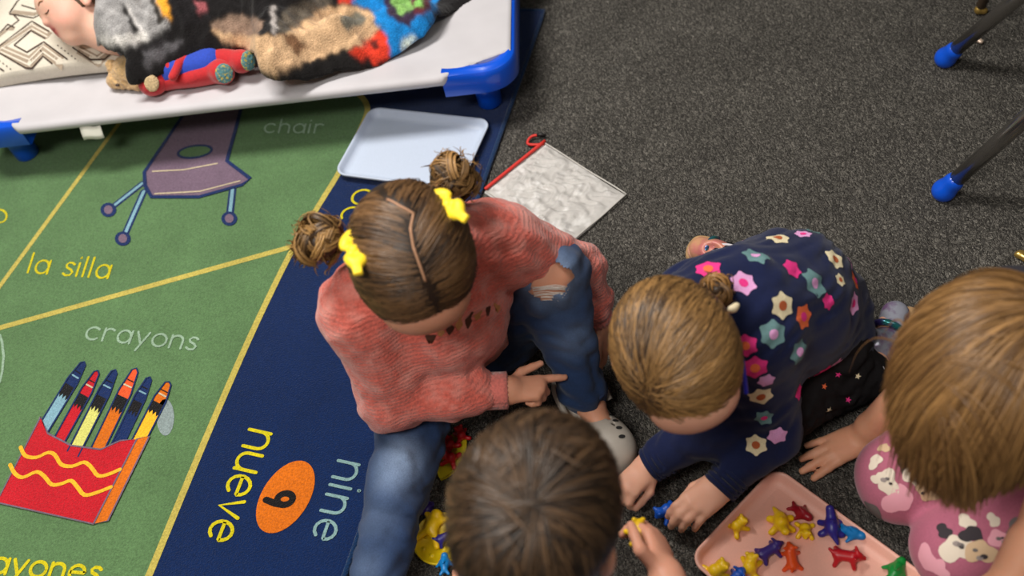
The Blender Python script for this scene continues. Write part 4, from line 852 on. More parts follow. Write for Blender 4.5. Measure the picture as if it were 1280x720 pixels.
for i, (px, py, rad, k_, dot) in enumerate(SP):
    p_, n_ = hit(tl, px, py)
    if p_ is None: continue
    g_ = np.random.default_rng(i+5); t = np.linspace(0, 6.283, 26, endpoint=False); rr = rad*(1+.22*np.sin(2*t+g_.uniform(0, 6))+.14*np.sin(3*t+g_.uniform(0, 6))+.07*np.sin(5*t+g_.uniform(0, 6)))
    decal(mb, tl, p_, n_, CU+CR*g_.uniform(-1, 1), np.stack([rr*np.cos(t), rr*np.sin(t)], 1), k_, .0007+.0001*(i % 4))
    if dot:
        for q_ in range(3): decal(mb, tl, p_+norm(g_.normal(size=3))*rad*.45, n_, CU, np.stack([np.cos(t), np.sin(t)*.7], 1)[::2]*rad*g_.uniform(.16, .3), (1, 5, 2)[(q_+i) % 3] if k_ != 1 else 0, .0016)
po = mb.build('patch_print', PP, leg_o); po['kind'] = 'stuff'
def hang(sk, D, flow, k, step, rng, g=np.array([0, 0, -1.]), slack=.0, gw=.20):
    """strands that follow the skull, then fall freely"""
    cc, A, rad = sk; p = onskull(sk, D, .002); out = [p]; v = flow.copy()
    for i in range(k-1):
        q = (p-cc)@A; n_ = (q/rad**2); n_ /= np.linalg.norm(n_, axis=1, keepdims=True); n_ = n_@A.T
        dd = v*(1-gw)+g*gw+rng.normal(0, .03, p.shape); inside = (((q/(rad+.012))**2).sum(1) < 1)[:, None]
        tang = dd-n_*np.minimum((dd*n_).sum(1, keepdims=True), 9); dd = np.where(inside, tang+n_*.02, dd); dd /= np.linalg.norm(dd, axis=1, keepdims=True)+1e-9
        p = p+dd*step*(1+slack); q = (p-cc)@A; e = np.sqrt(((q/(rad+.002))**2).sum(1, keepdims=True)); p = np.where(e < 1, cc+(q/np.maximum(e, .2))@A.T, p); v = dd; out.append(p)
    return np.stack(out, 1)
sk = skull(c, f, u, 1.0, .004); cap = haircap(c, f, u, 1.0, [(.105, -.045, (.060, .064, .078))])
S = 6500; D = RNG.normal(size=(S*3, 3)); D /= np.linalg.norm(D, axis=1, keepdims=True); D = D[(D[:, 2] > -.25) & ~((D[:, 0] > .42) & (D[:, 2] < .30))][:S]
crown = norm(sk[1].T @ (CR*1.2+CU*.45+VIEW(c)*.25)); fl0 = D-crown[None]*(D@crown)[:, None]; fl0 = fl0/np.linalg.norm(fl0, axis=1, keepdims=True)
fl0 = (fl0@sk[1].T)+np.array(-CR*.95-CU*.35)[None]; fl0 /= np.linalg.norm(fl0, axis=1, keepdims=True)
pp = hang(sk, D, fl0, 12, .0158, RNG, gw=.24)
kp_ = ((pp-sk[0])@(-CR)).max(1) < .099; pp, D = pp[kp_], D[kp_]
clump = np.sin(10*np.arctan2(D[:, 1]-crown[1], D[:, 0]-crown[0])+2.2*D[:, 2]); pp = pp+(RNG.normal(0, .0015, (len(D), 1, 3))+0)*np.linspace(0, 1, 12)[None, :, None]
hair = strands('hair', pp+(pp-sk[0])/np.linalg.norm(pp-sk[0], axis=2, keepdims=True)*RNG.uniform(0, .006, (len(D), 1, 1)), .0010, hair_cols(len(D), (86, 58, 30), (166, 124, 74), .42+.22*clump), sk[0], g5, cap, lin(84, 58, 32))
# ------------------------------------------------------------------ boy seen from above
c = P(667, 634, .54); v = VIEW(c); f, u = head_axes(c, .42, 1, R(-20)); f, r, u = head_frame(c, f, u)
by = person((-.03, .22, 0), 'child with short dark brown hair seen from behind and above')
nk = c-u*.09-f*.035; ub = np.array([-.03, .335, .36]); pv = np.array([-.03, .20, .11])
shR, shL = ub+np.array([.115, -.005, .01]), ub+np.array([-.115, -.005, .01])
wrR = P(834, 724, .235); elR = P(862, 800, .24)+np.array([.0, -.02, -.02]); elL = P(560, 830, .22); wrL = P(588, 745, .09)
bp = head(c, f, u, .97)+[cone(nk, ub, .045, .075, .04), cone(ub, pv, .08, .09, .05)]
bp += [ell(c-f*.012+r*s_*.083-u*.016, (.019, .031, .008), frame3(f*.8-r*s_*.5, u), .006) for s_ in (1,)]+chain([ub, shR, elR, wrR], [.045, .04, .031, .0215])+chain([ub, shL, elL, wrL], [.045, .04, .031, .0215])
for s_ in (-1, 1): bp += chain([pv, pv+np.array([s_*.06, .02, -.03]), pv+np.array([s_*.2, .10, -.03]), pv+np.array([-s_*.02, .17, -.075])], [.08, .065, .048, .03], .03)
bp += hand(wrR, P(818, 668, .225)-wrR, VIEW(wrR)*.6+CR*.75, -CR, .116, ((.55, .8, .5), (.5, .8, .5), (.5, .8, .5), (.5, .8, .5)), (.05, .02, -.02, -.05), thumb=((.55, .95, -.1), (1., .1, -.05)))
bp += hand(wrL, P(580, 690, .05)-wrL, Z3(1), CR, .104, ((.3, .5, .4),)*4)
body(by, bp, .0042, (218, 156, 130))
shirt = sdf_obj('shirt', [cone(nk+(ub-nk)*.4, ub, .06, .092, .04), cone(ub, pv, .098, .11, .05), cone(ub, shR, .075, .06, .03), cone(shR, shR+(elR-shR)*.6, .058, .052, .02), cone(ub, shL, .075, .06, .03), cone(shL, shL+(elL-shL)*.6, .058, .052, .02)], .005,
                mat('grey_blue_cotton', lin(118, 132, 168), .85, noise=(300, .12, 2)), by, wob(.003, 50, 71))
sdf_obj('trousers', [cone(pv, pv+Z3(-.02), .108, .09, .03)]+sum([chain([pv+np.array([s_*.04, .02, -.03]), pv+np.array([s_*.2, .10, -.03]), pv+np.array([s_*.02, .165, -.065])], [.074, .058, .043], .03) for s_ in (-1, 1)], [])+[rbox((0, .2, -.02), (.6, .6, .021), 0, None, .004, 'sub')], .006, mat('dark_trousers', lin(32, 34, 44), .85), by)
sk = skull(c, f, u, .95, .001); cap = haircap(c, f, u, .95, [(.100, -.035, (.060, .066, .078))], True)
S = 5600; D = RNG.normal(size=(S*3, 3)); D /= np.linalg.norm(D, axis=1, keepdims=True)
D = D[(D[:, 2] > -.60) & ~((D[:, 0] > .45) & (D[:, 2] < .12)) & ~((np.abs(D[:, 1]) > .66) & (D[:, 0] > -.42) & (D[:, 2] < .06))][:S]
wh = norm(sk[1].T @ (P(668, 632, .62)-sk[0])); rad_ = D-wh[None]; tg = np.cross(wh[None], D); tg /= np.linalg.norm(tg, axis=1, keepdims=True)+1e-6
fl0 = rad_/(np.linalg.norm(rad_, axis=1, keepdims=True)+1e-6)+tg*.75*np.exp(-np.linalg.norm(rad_, axis=1, keepdims=True)*.8)+RNG.normal(0, .22, D.shape)+.7*np.sin(7*D[:, [1, 2, 0]]+np.array([1., 3, 5]))
fl0 = fl0@sk[1].T; fl0 /= np.linalg.norm(fl0, axis=1, keepdims=True)
pp = hang(sk, D, fl0, 8, .0075, RNG, g=np.array([0, 0, -.25])); nn = pp-sk[0]; nn /= np.linalg.norm(nn, axis=2, keepdims=True)
ck = np.sin(14*np.arctan2(*(rad_@np.stack(perp_frame(wh), 1)).T)+9*np.linalg.norm(rad_, axis=1))*.5+.5*np.sin(13*D[:, 0])*np.sin(11*D[:, 1]+1)
hair = strands('hair', pp+nn*(np.linspace(.001, .008, 8)[None, :, None]*RNG.uniform(.3, 1.15, (len(D), 1, 1))), .0011, hair_cols(len(D), (26, 18, 13), (112, 84, 58), .30+.30*ck), sk[0], by, cap, lin(26, 19, 14))
# ------------------------------------------------------------------ pillow
pq = [P(-34, 117, CZ), P(160, 87, CZ), P(196, -55, CZ), P(22, -30, CZ)]
BASE = CZ-.004
def inv_quad(x, y):                              # world xy -> u, v in -1..1 of the pillow (affine)
    o_ = (pq[0]+pq[1]+pq[2]+pq[3])/4; e1 = ((pq[1]-pq[0])+(pq[2]-pq[3]))/4; e2 = ((pq[3]-pq[0])+(pq[2]-pq[1]))/4
    Mi = np.linalg.inv(np.array([[e1[0], e2[0]], [e1[1], e2[1]]])); q = np.stack([x-o_[0], y-o_[1]], -1); return (q@Mi.T)[..., 0], (q@Mi.T)[..., 1]
def pill_z(x, y):
    a, b = inv_quad(np.asarray(x, float), np.asarray(y, float)); return BASE+.016+.062*(np.clip(1-np.abs(a)**3.2, 0, 1)*np.clip(1-np.abs(b)**3.2, 0, 1))**.55+.002*np.sin(40*np.asarray(x)+15)*np.sin(33*np.asarray(y))
def on_surf(px, py, zf, z0=.2):
    z = z0
    for _ in range(14): p = P(px, py, z); z = .5*z+.5*float(zf(p[0], p[1]))
    return P(px, py, z)
pil = empty('pillow', (pq[0]+pq[2])/2*[1, 1, 0]+Z3(BASE), 'cream pillow woven with brown zigzags on the cot', 'pillow')
n = 54; o_ = (pq[0]+pq[1]+pq[2]+pq[3])/4; e1 = ((pq[1]-pq[0])+(pq[2]-pq[3]))/4; e2 = ((pq[3]-pq[0])+(pq[2]-pq[1]))/4
V = []; cw = lambda t: math.copysign(abs(t)**.8, t)
for top_ in (1, 0):
    for i in range(n+1):
        for j in range(n+1):
            a, b = math.sin((i/n*2-1)*math.pi/2), math.sin((j/n*2-1)*math.pi/2); pin = 1-.05*(1-a*a)*b*b-.0; pin2 = 1-.05*(1-b*b)*a*a
            q = o_+e1*a*pin2+e2*b*pin; q = q.copy(); q[2] = float(pill_z(q[0], q[1])) if top_ else BASE+.004; V.append(q)
m_ = (n+1)**2; F_ = []
for i in range(n):
    for j in range(n):
        q = [i*(n+1)+j, (i+1)*(n+1)+j, (i+1)*(n+1)+j+1, i*(n+1)+j+1]; F_.append(q); F_.append([x+m_ for x in q[::-1]])
rim_ = [i*(n+1) for i in range(n+1)]+[n*(n+1)+j for j in range(1, n+1)]+[i*(n+1)+n for i in range(n-1, -1, -1)]+[j for j in range(n-1, 0, -1)]
F_ += [[rim_[i], rim_[i]+m_, rim_[(i+1) % len(rim_)]+m_, rim_[(i+1) % len(rim_)]] for i in range(len(rim_))]
cushion = mesh_obj('cushion', V, F_, mat('cream_canvas', lin(212, 204, 188), .85, noise=[(300, .08, 2), (15, .06, 3)], bump=[('noise', 700, .3, .001)]), pil)
class Surf:
    def __init__(s): s.mb = MB()
    def line(s, px, w, m, off, n=30):
        pts = []
        for a, b in zip(px[:-1], px[1:]):
            for t in np.linspace(0, 1, max(4, n//len(px)), endpoint=False): pts.append(on_surf(a[0]+(b[0]-a[0])*t, a[1]+(b[1]-a[1])*t, pill_z)+Z3(off))
        pts.append(on_surf(*px[-1], pill_z)+Z3(off)); vs = []; pts = [p for p in pts if max(abs(float(q_)) for q_ in inv_quad(p[0], p[1])) < .955]
        if len(pts) < 2: return
        for i, p in enumerate(pts):
            d = norm(pts[min(i+1, len(pts)-1)]-pts[max(i-1, 0)]); e = norm(np.cross(Z3(1), d))*w/2
            for q in (p-e, p+e): q = q.copy(); q[2] = float(pill_z(q[0], q[1]))+off; vs.append(q)
        s.mb.add(vs, [[2*i, 2*i+2, 2*i+3, 2*i+1] for i in range(len(pts)-1)], m)
sf = Surf()
for l, w_ in (([(2, 62), (37, 78), (54, 61), (88, 86)], .022), ([(-4, 62), (40, 33), (62, 45)], .018), ([(98, 62), (122, 76), (136, 66)], .018), ([(15, 15), (43, 18), (54, 13)], .012), ([(-2, 46), (10, 36), (18, 36)], .010), ([(-3, 92), (16, 104)], .012)): sf.line(l, w_, 1, .0008)
for l in ([(2, 60), (37, 75), (54, 58), (88, 83)], [(1, 65), (37, 82), (54, 65), (86, 88)], [(-4, 60), (40, 31), (60, 42)], [(-2, 64), (40, 36), (60, 47)], [(99, 61), (122, 73), (135, 64)]): sf.line(l, .0028, 2, .0014)
for l in ([(0, 67), (38, 89), (54, 71), (75, 88)], [(0, 58), (40, 27), (62, 40)], [(18, 57), (39, 39), (57, 49)], [(18, 57), (34, 66), (55, 53), (97, 84)], [(0, 86), (16, 97)], [(91, 60), (123, 82), (139, 68)], [(12, 18), (42, 23), (54, 17)], [(27, 7), (44, 12), (54, 7)], [(12, 17), (22, 2), (30, -6)], [(0, 42), (10, 31), (18, 35)], [(8, 38), (24, 26), (18, 20)]): sf.line(l, .0030, 0, .0020)
for i in range(9): sf.line([(72+4.3*i, 57+3.3*i), (73.6+4.3*i, 58.2+3.3*i)], .0022, 0, .0018, 4)
for i in range(6): sf.line([(-1+4.5*i, 76+3.4*i), (.6+4.5*i, 77.2+3.4*i)], .0022, 0, .0018, 4)
w_ = sf.mb.build('woven_zigzag', [mat('brown_yarn', lin(62, 46, 38), .9), mat('taupe_yarn', lin(158, 142, 124), .9, noise=(400, .25, 2)), mat('cream_yarn', lin(220, 210, 194), .9)], cushion); w_['kind'] = 'stuff'
# ------------------------------------------------------------------ sleeping child
c = P(96, 5, .275); f = norm(-CR*.84-CU*.48-FW*.50); u = norm(CU*.88-CR*.47); f, r, u = head_frame(c, f, u); rs = 1 if r@VIEW(c) > 0 else -1; HC = c.copy()
sl = person(P(250, 20, CZ)*[1, 1, 0]+Z3(CZ), 'child asleep on the cot under a printed fleece blanket')
nk = c-u*.075-f*.025; dn = lambda x, y, z, z2: np.array([*P(x, y, z)[:2], z2]); s1 = dn(168, -6, .30, .205); hp_ = dn(325, -45, .30, .20); kn_ = dn(338, 36, .24, .178); ft_ = dn(495, 12, .20, .170)
bp = head(c, f, u, .82, asleep=True)+[cone(nk, s1, .040, .06, .03), cone(s1, hp_, .060, .060, .05)]+chain([hp_, kn_, ft_], [.052, .030, .020], .03)+chain([hp_+Z3(-.01), kn_+np.array([.02, .04, -.012]), ft_+np.array([.0, .03, -.005])], [.05, .026, .016], .03)+chain([s1, dn(210, -14, .30, .185), dn(240, -20, .3, .185)], [.03, .022, .018], .02)
bd_ = body(sl, bp, .0032, (234, 186, 164), [(c+f*.070-u*.036, .012, (190, 70, 76), 1.0), (c+f*.068-u*.043, .011, (190, 70, 76), 1.0), (c+f*.045+r*rs*.037-u*.025, .026, (236, 150, 136), .6), (c+f*.074-u*.02, .011, (232, 160, 146), .5), (c-f*.008+r*rs*.062-u*.01, .02, (226, 136, 120), .7)])
sdf_obj('pyjama_top', [cone(nk+(s1-nk)*.5, s1, .05, .066, .03), cone(s1, hp_, .066, .067, .05), cone(s1, dn(210, -14, .3, .185), .036, .027, .02)], .005, mat('grey_jersey', lin(120, 122, 130), .85), sl)
mb = MB()                                         # closed eyelashes and brow
tb = bvh(bd_)
def facep(a, b, z):
    p0 = c+(f*a+r*rs*b+u*z)*.82; n_ = norm(f*.7+r*rs*.7); h = tb.ray_cast(Vector(p0+n_*.04), Vector(-n_), .1); return np.array(h[0])+n_*.0006 if h[0] is not None else p0
tube(mb, [facep(.080, b_, -.010-.003*math.sin((b_-.016)/.028*3.14)) for b_ in np.linspace(.016, .044, 8)], [.0005]+[.0012]*6+[.0005], 5); mb.build('eyelashes', mat('lash_brown', lin(86, 56, 40), .7), sl)
mb = MB(); tube(mb, [facep(.080, b_, .014+.004*math.sin((b_-.01)/.036*3.14)) for b_ in np.linspace(.012, .046, 8)], [.0008]+[.0018]*6+[.0006], 5); mb.build('eyebrow', mat('brow_brown', lin(168, 122, 92), .8), sl)
sk = skull(c, f, u, .82, .002); cap = haircap(c, f, u, .82, [(.090, -.035, (.075, .09, .085)), (-.05, -.085, (.10, .10, .070))]); D = RNG.normal(size=(9000, 3)); D /= np.linalg.norm(D, axis=1, keepdims=True)
D = D[(D[:, 2] > -.35) & ~((D[:, 0] > .1) & (D[:, 2] < .5)) & ~((np.abs(D[:, 1]) > .6) & (D[:, 0] > -.35) & (D[:, 2] < .1))][:2200]; fl0 = (D-np.array([[-.4, 0, .9]]))@sk[1].T
strands('hair', hang(sk, D, fl0, 7, .006, RNG, g=np.array([0, 0, -.1])), .0010, hair_cols(len(D), (70, 48, 30), (150, 112, 74)), sk[0], sl, cap, lin(80, 58, 38))
# ------------------------------------------------------------------ fleece blanket
BUMP = [(P(150, 18, .30), P(215, -15, .31), .150, .095), (P(215, -15, .31), P(335, -35, .30), .150, .105), (P(335, -35, .28), P(338, 55, .24), .125, .075), (P(338, 55, .23), P(420, 35, .22), .095, .062), (P(420, 35, .21), P(520, 10, .20), .075, .06), (P(380, -5, .2), P(470, -20, .2), .085, .07),
        (P(165, 80, .21), P(195, 76, .21), .070, .050), (P(130, -8, .32), P(150, -6, .32), .170, .055), (P(122, 12, .29), P(130, 24, .285), .140, .050), (P(128, 24, .29), P(155, 44, .27), .125, .050), (P(200, 70, .21), P(280, 55, .21), .050, .05)]
wr1 = wob(.0065, 26, 81, (1, 1, .01), 7, True); wr2 = wob(.0035, 70, 82, (1, 1, .01), 8, True); wr3 = wob(.0012, 220, 83, (1, 1, .01), 8)
fold_d = norm((P(480, 20, .2)-P(345, 80, .2))*[1, 1, 0]); fold_p = np.array([-fold_d[1], fold_d[0], 0]); fold_o = P(345, 80, .2)
def blan_z(x, y):
    x = np.asarray(x, float); y = np.asarray(y, float); acc = 0
    for a, b, hh, wd in BUMP:
        ba = (b-a)[:2]; t = np.clip(((x-a[0])*ba[0]+(y-a[1])*ba[1])/(ba@ba), 0, 1); d2 = (x-a[0]-t*ba[0])**2+(y-a[1]-t*ba[1])**2
        acc = acc+(hh*np.exp(-(d2/wd**2)**1.15))**4
    g_ = np.stack([x.ravel(), y.ravel(), 0*x.ravel()], 1); w = np.clip(wr1(g_)+wr2(g_), -.012, .02)+wr3(g_)
    al = (g_-fold_o)@fold_d; ac = (g_-fold_o)@fold_p; w = w+.007*np.sin(ac*115+2.0*np.sin(al*9))*np.exp(-((al-.12)/.14)**2)*np.exp(-(ac/.09)**2)
    pa_, pb_ = inv_quad(x, y); zz = CZ-.006+(acc)**.25+w.reshape(x.shape)*np.clip(acc**.25/.05, .25, 1)
    return np.where((np.abs(pa_) < 1) & (np.abs(pb_) < 1), np.maximum(zz, pill_z(x, y)+.010), zz)
outl = [(100, -60), (105, -5), (105, 20), (106, 40), (114, 54), (130, 60), (146, 62), (156, 68), (152, 86), (155, 99), (165, 104), (182, 98), (205, 88), (240, 74), (268, 64), (292, 56), (304, 58), (316, 66), (320, 82), (328, 92), (345, 99), (372, 96), (405, 91), (440, 85), (470, 79), (484, 71), (505, 58), (524, 45), (540, 28), (552, 14), (575, 6), (600, -4), (640, -40), (640, -110), (100, -110)]
ow = np.array([on_surf(x, y, blan_z)[:2] for x, y in outl]); ow = np.array([p[:2] for p in bez([np.array([*p, 0]) for p in np.concatenate([ow, ow[:1]])], 180)])
far = corner+b_*(CW-.01)
def inpoly(q, poly):
    x, y = q[:, 0], q[:, 1]; r_ = np.zeros(len(q), bool); j = len(poly)-1
    for i in range(len(poly)):
        xi, yi = poly[i]; xj, yj = poly[j]; cnd = ((yi > y) != (yj > y)) & (x < (xj-xi)*(y-yi)/(yj-yi+1e-12)+xi); r_ ^= cnd; j = i
    return r_
h_ = .0029; gx = np.arange(ow[:, 0].min()-.01, ow[:, 0].max()+.01, h_); gy = np.arange(ow[:, 1].min()-.01, ow[:, 1].max()+.01, h_); XX, YY = np.meshgrid(gx, gy, indexing='ij'); pts = np.stack([XX.ravel(), YY.ravel()], 1)
ins = inpoly(pts, ow) & (((np.c_[pts, 0*pts[:, 0]]-far)@b_)[:] < 0)
Z_ = blan_z(pts[:, 0], pts[:, 1])
seg = ow[np.argsort(((pts[ins][:, None, ::1][:0]-0)**2).sum() if False else np.arange(len(ow)))]
dm = np.full(len(pts), 1.0); idx = np.where(ins)[0]
for s0 in range(0, len(idx), 4000):
    b_i = idx[s0:s0+4000]; dm[b_i] = np.sqrt(((pts[b_i][:, None]-ow[None])**2).sum(2)).min(1)
Z_ = Z_-.016*np.clip(1-dm/.018, 0, 1)**2          # rounded hem
m1 = ins.reshape(XX.shape); q4 = m1[:-1, :-1] & m1[1:, :-1] & m1[1:, 1:] & m1[:-1, 1:]; I, J = np.where(q4); ny = len(gy)
F_ = np.stack([I*ny+J, (I+1)*ny+J, (I+1)*ny+J+1, I*ny+J+1], 1); used = np.unique(F_); remap = np.full(len(pts), -1); remap[used] = np.arange(len(used)); F_ = remap[F_]
V = np.c_[pts[used], Z_[used]]
px = np.array([pix(v) for v in V]); C_ = np.tile(np.array(lin(26, 24, 25)), (len(V), 1)); nz = RNG.normal(0, 1, len(V))
sm = np.sin(px[:, 0]*.21+1.3*np.sin(px[:, 1]*.17))*np.sin(px[:, 1]*.26+px[:, 0]*.05)
def paint(poly, col, var=0.0):
    w = inpoly(px+np.stack([np.sin(px[:, 1]*.5), np.sin(px[:, 0]*.4)], 1)*1.3, poly); C_[w] = np.array(lin(*col))*np.clip(1+var*(sm[w]+.45*nz[w]), .25, 2)[:, None]
paint([(90, -20), (92, 20), (100, 46), (128, 57), (150, 60), (182, 54), (212, 32), (216, 8), (206, -20)], (148, 146, 146), .28)
paint([(92, 12), (103, 15), (107, 42), (114, 50), (130, 55), (152, 57), (152, 64), (126, 64), (104, 58), (92, 30)], (24, 22, 24))
paint([(150, 4), (155, 4), (174, 38), (182, 52), (178, 54), (166, 40)], (30, 28, 28)); paint([(154, 4), (160, 6), (180, 40), (186, 48), (182, 52), (174, 38)], (206, 202, 200), .1)
paint([(118, 48), (184, 40), (184, 52), (150, 57), (124, 55)], (206, 202, 198), .15); paint([(190, -10), (206, -10), (214, 22), (208, 26)], (230, 160, 50), .1); paint([(186, -5), (191, -5), (206, 26), (198, 30)], (44, 40, 36))
paint([(206, -14), (260, -20), (262, 26), (226, 34), (214, 26)], (30, 28, 30), .3); paint([(176, 62), (196, 56), (216, 52), (232, 50), (210, 68), (188, 82), (178, 88), (180, 72)], (92, 90, 94), .35); paint([(168, 56), (190, 48), (214, 44), (206, 56), (180, 66)], (36, 34, 36), .2)
paint([(262, 30), (292, 18), (330, 26), (322, 46), (290, 44), (268, 42)], (140, 116, 100), .3)
paint([(244, 0), (258, 4), (258, 16), (248, 14)], (168, 92, 98), .2); paint([(338, 6), (344, 6), (346, 42), (340, 40)], (180, 172, 168), .1)
paint([(264, 36), (300, 46), (336, 44), (348, 46), (380, 26), (404, 10), (436, 6), (470, 16), (474, 36), (452, 58), (420, 70), (376, 88), (344, 94), (322, 86), (314, 66), (296, 56), (276, 50)], (206, 170, 132), .16)
paint([(352, 42), (368, 44), (384, 58), (372, 70), (360, 56)], (126, 92, 66), .2); paint([(346, 36), (356, 12), (400, -4), (420, 2), (398, 14), (368, 36), (352, 44)], (92, 84, 74), .35); paint([(424, 22), (452, 14), (458, 28), (432, 40)], (112, 108, 96), .2)
paint([(346, 101), (350, 88), (400, 72), (446, 56), (462, 66), (470, 84), (400, 98)], (28, 26, 26), .3)
paint([(428, -14), (552, -14), (548, 20), (530, 46), (494, 76), (480, 68), (484, 44), (470, 32), (466, 14), (440, 4)], (24, 124, 196), .18)
paint([(420, -12), (446, -12), (440, 4), (424, 4)], (206, 60, 44), .1); paint([(478, -4), (492, -10), (522, 14), (512, 34), (496, 26), (486, 20)], (58, 44, 66), .15); paint([(484, -12), (516, -14), (522, 6), (502, 20), (490, 6)], (132, 178, 98), .12); paint([(512, -6), (540, -10), (538, 14), (520, 22)], (92, 42, 52), .15); paint([(518, 2), (530, -2), (528, 8), (518, 10)], (132, 190, 96), .1)
paint([(438, 64), (456, 54), (470, 40), (482, 40), (488, 68), (468, 82), (460, 72), (444, 72)], (226, 64, 42), .16); paint([(462, 50), (472, 48), (474, 60), (464, 62)], (90, 36, 32), .2); paint([(502, 54), (512, 44), (520, 46), (508, 62), (500, 66)], (206, 218, 206), .1)
paint([(535, 36), (545, 22), (560, 8), (610, -10), (640, -60), (560, -60), (548, 0)], (24, 22, 24), .2)
M_fleece = mat('printed_fleece', (.5, .5, .5), .9, noise=[(90, .16, 3), (420, .28, 2)], bump=[('noise', 300, .7, .003)], sheen=.12, spec=.12, attr='col')
for _ in range(3):                               # soften the print edges
    s_ = np.zeros_like(C_); w_ = np.zeros(len(V))
    for a, b in ((0, 1), (1, 2), (2, 3), (3, 0)):
        for p_, q_ in ((a, b), (b, a)): np.add.at(s_, F_[:, p_], C_[F_[:, q_]]); np.add.at(w_, F_[:, p_], 1)
    C_ = .6*C_+.4*s_/np.maximum(w_, 1)[:, None]
ed_ = np.concatenate([F_[:, [0, 1]], F_[:, [1, 2]], F_[:, [2, 3]], F_[:, [3, 0]]]); es = np.sort(ed_, 1); _, fi, cn = np.unique(es[:, 0].astype(np.int64)*len(V)+es[:, 1], return_index=True, return_counts=True); be = es[fi[cn == 1]]
for _ in range(10):                              # smooth the hem line
    s_ = np.zeros_like(V); w_ = np.zeros(len(V))
    for p_, q_ in ((0, 1), (1, 0)): np.add.at(s_, be[:, p_], V[be[:, q_]]); np.add.at(w_, be[:, p_], 1)
    k_ = w_ == 2; V[k_] = .5*V[k_]+.5*s_[k_]/2
bl_o = mesh_obj('blanket', V, F_, M_fleece); vcol(bl_o, C_); md = bl_o.modifiers.new('thick', 'SOLIDIFY'); md.thickness = .007; md.offset = -1
for nm in [o_.name for o_ in sl.children if o_.name.startswith(('body', 'pyjama'))]:   # the sleeper stays below the cloth
    me = bpy.data.objects[nm].data; co = np.empty(len(me.vertices)*3); me.vertices.foreach_get('co', co); co = co.reshape(-1, 3); w_ = (np.linalg.norm(co-HC, axis=1) > .105) & inpoly(co[:, :2], ow) & (co[:, 2] > blan_z(co[:, 0], co[:, 1])-.010); co[w_, 2] = blan_z(co[w_, 0], co[w_, 1])-.010; me.vertices.foreach_set('co', co.ravel()); me.update()
tag(bl_o, 'multicoloured fleece blanket spread over the sleeping child on the cot', 'blanket')
# ------------------------------------------------------------------ plush bear in a red and blue suit
pb = empty('plush_toy', P(230, 95, CZ)*[1, 1, 0]+Z3(CZ-.004), 'plush toy bear in a red and blue suit tucked beside the sleeping child', 'plush toy')
M_fur = mat('tan_plush', lin(206, 168, 116), .95, noise=[(150, .25, 3)], bump=[('noise', 420, 1, .004)], sheen=.3); M_pr = mat('red_plush', lin(186, 18, 28), .8, noise=(250, .15, 2), bump=[('noise', 500, .4, .002)], sheen=.3); M_pb = mat('blue_plush', lin(20, 62, 176), .8, noise=(250, .15, 2), bump=[('noise', 500, .4, .002)], sheen=.3)
fz = addf(wob(.0012, 240, 91), wob(.001, 420, 92))
hc = P(163, 86, .178)
sdf_obj('head', [ell(hc, (.036, .036, .030), k=.01), ell(P(143, 100, .163), (.018, .016, .014), k=.012), cone(P(147, 103, .160), P(172, 106, .160), .013, .012, k=.01), ell(P(140, 84, .178), (.012, .014, .016), k=.006)], .0026, M_fur, pb, fz)
o = sdf_obj('nose', [ell(P(147, 106, .166), (.0045, .004, .003), k=.002)], .0014, mat('dark_nose', lin(60, 44, 36), .6), pb)
arm = sdf_obj('arm', [ell(P(191, 104, .172), (.030, .027, .026), k=.006), cone(P(197, 98, .17), P(215, 84, .19), .022, .022, k=.01)], .0026, M_pr, pb)
def pad(ctr, rx, ry, m, parent, name, n_):
    n_ = norm(n_); X_ = norm(CR-n_*(CR@n_)); sdf_obj(name, [ell(ctr, (rx, ry, .005), np.stack([X_, np.cross(n_, X_), n_], 1), .004)], .0016, m, parent, wob(.0006, 500, 93))
pad(P(191, 104, .172)+norm(VIEW(hc)-CR*.1)*.0265, .0150, .0172, mat('paw_plush', lin(206, 180, 138), .95, noise=(350, .35, 2), bump=[('noise', 500, 1, .004)]), arm, 'paw_pad', VIEW(hc)-CR*.25)
sdf_obj('torso', [cone(P(214, 88, .178), P(262, 78, .180), .032, .034, k=.02)], .003, M_pb, pb, wob(.002, 60, 94))
M_pat = mat('speckled_print', lin(84, 130, 134), .85, noise=(200, .2, 2), tint2=(170, lin(186, 166, 70), .52, .60))
for i, (a, b, rr, n_) in enumerate(((P(208, 101, .166), P(276, 90, .172), .0235, VIEW(hc)+CR*.15-CU*.1), (P(262, 72, .186), P(300, 76, .184), .0215, VIEW(hc)+CR*.55))):
    l_ = sdf_obj('leg', [cone(a, b, rr*.9, rr, k=.01), ell(b+norm(n_)*.010, rr*1.08, k=.01)], .003, M_pr, pb, wob(.0015, 80, 95+i)); pad(b+norm(n_)*.0335, .0185 if i == 0 else .0165, .0205, M_pat, l_, 'foot_sole', n_)
sdf_obj('belt', [cone(P(216, 96, .196), P(224, 80, .203), .009, .009, k=.004), cone(P(224, 80, .203), P(236, 70, .205), .009, .006, k=.004)], .0026, M_pr, pb)
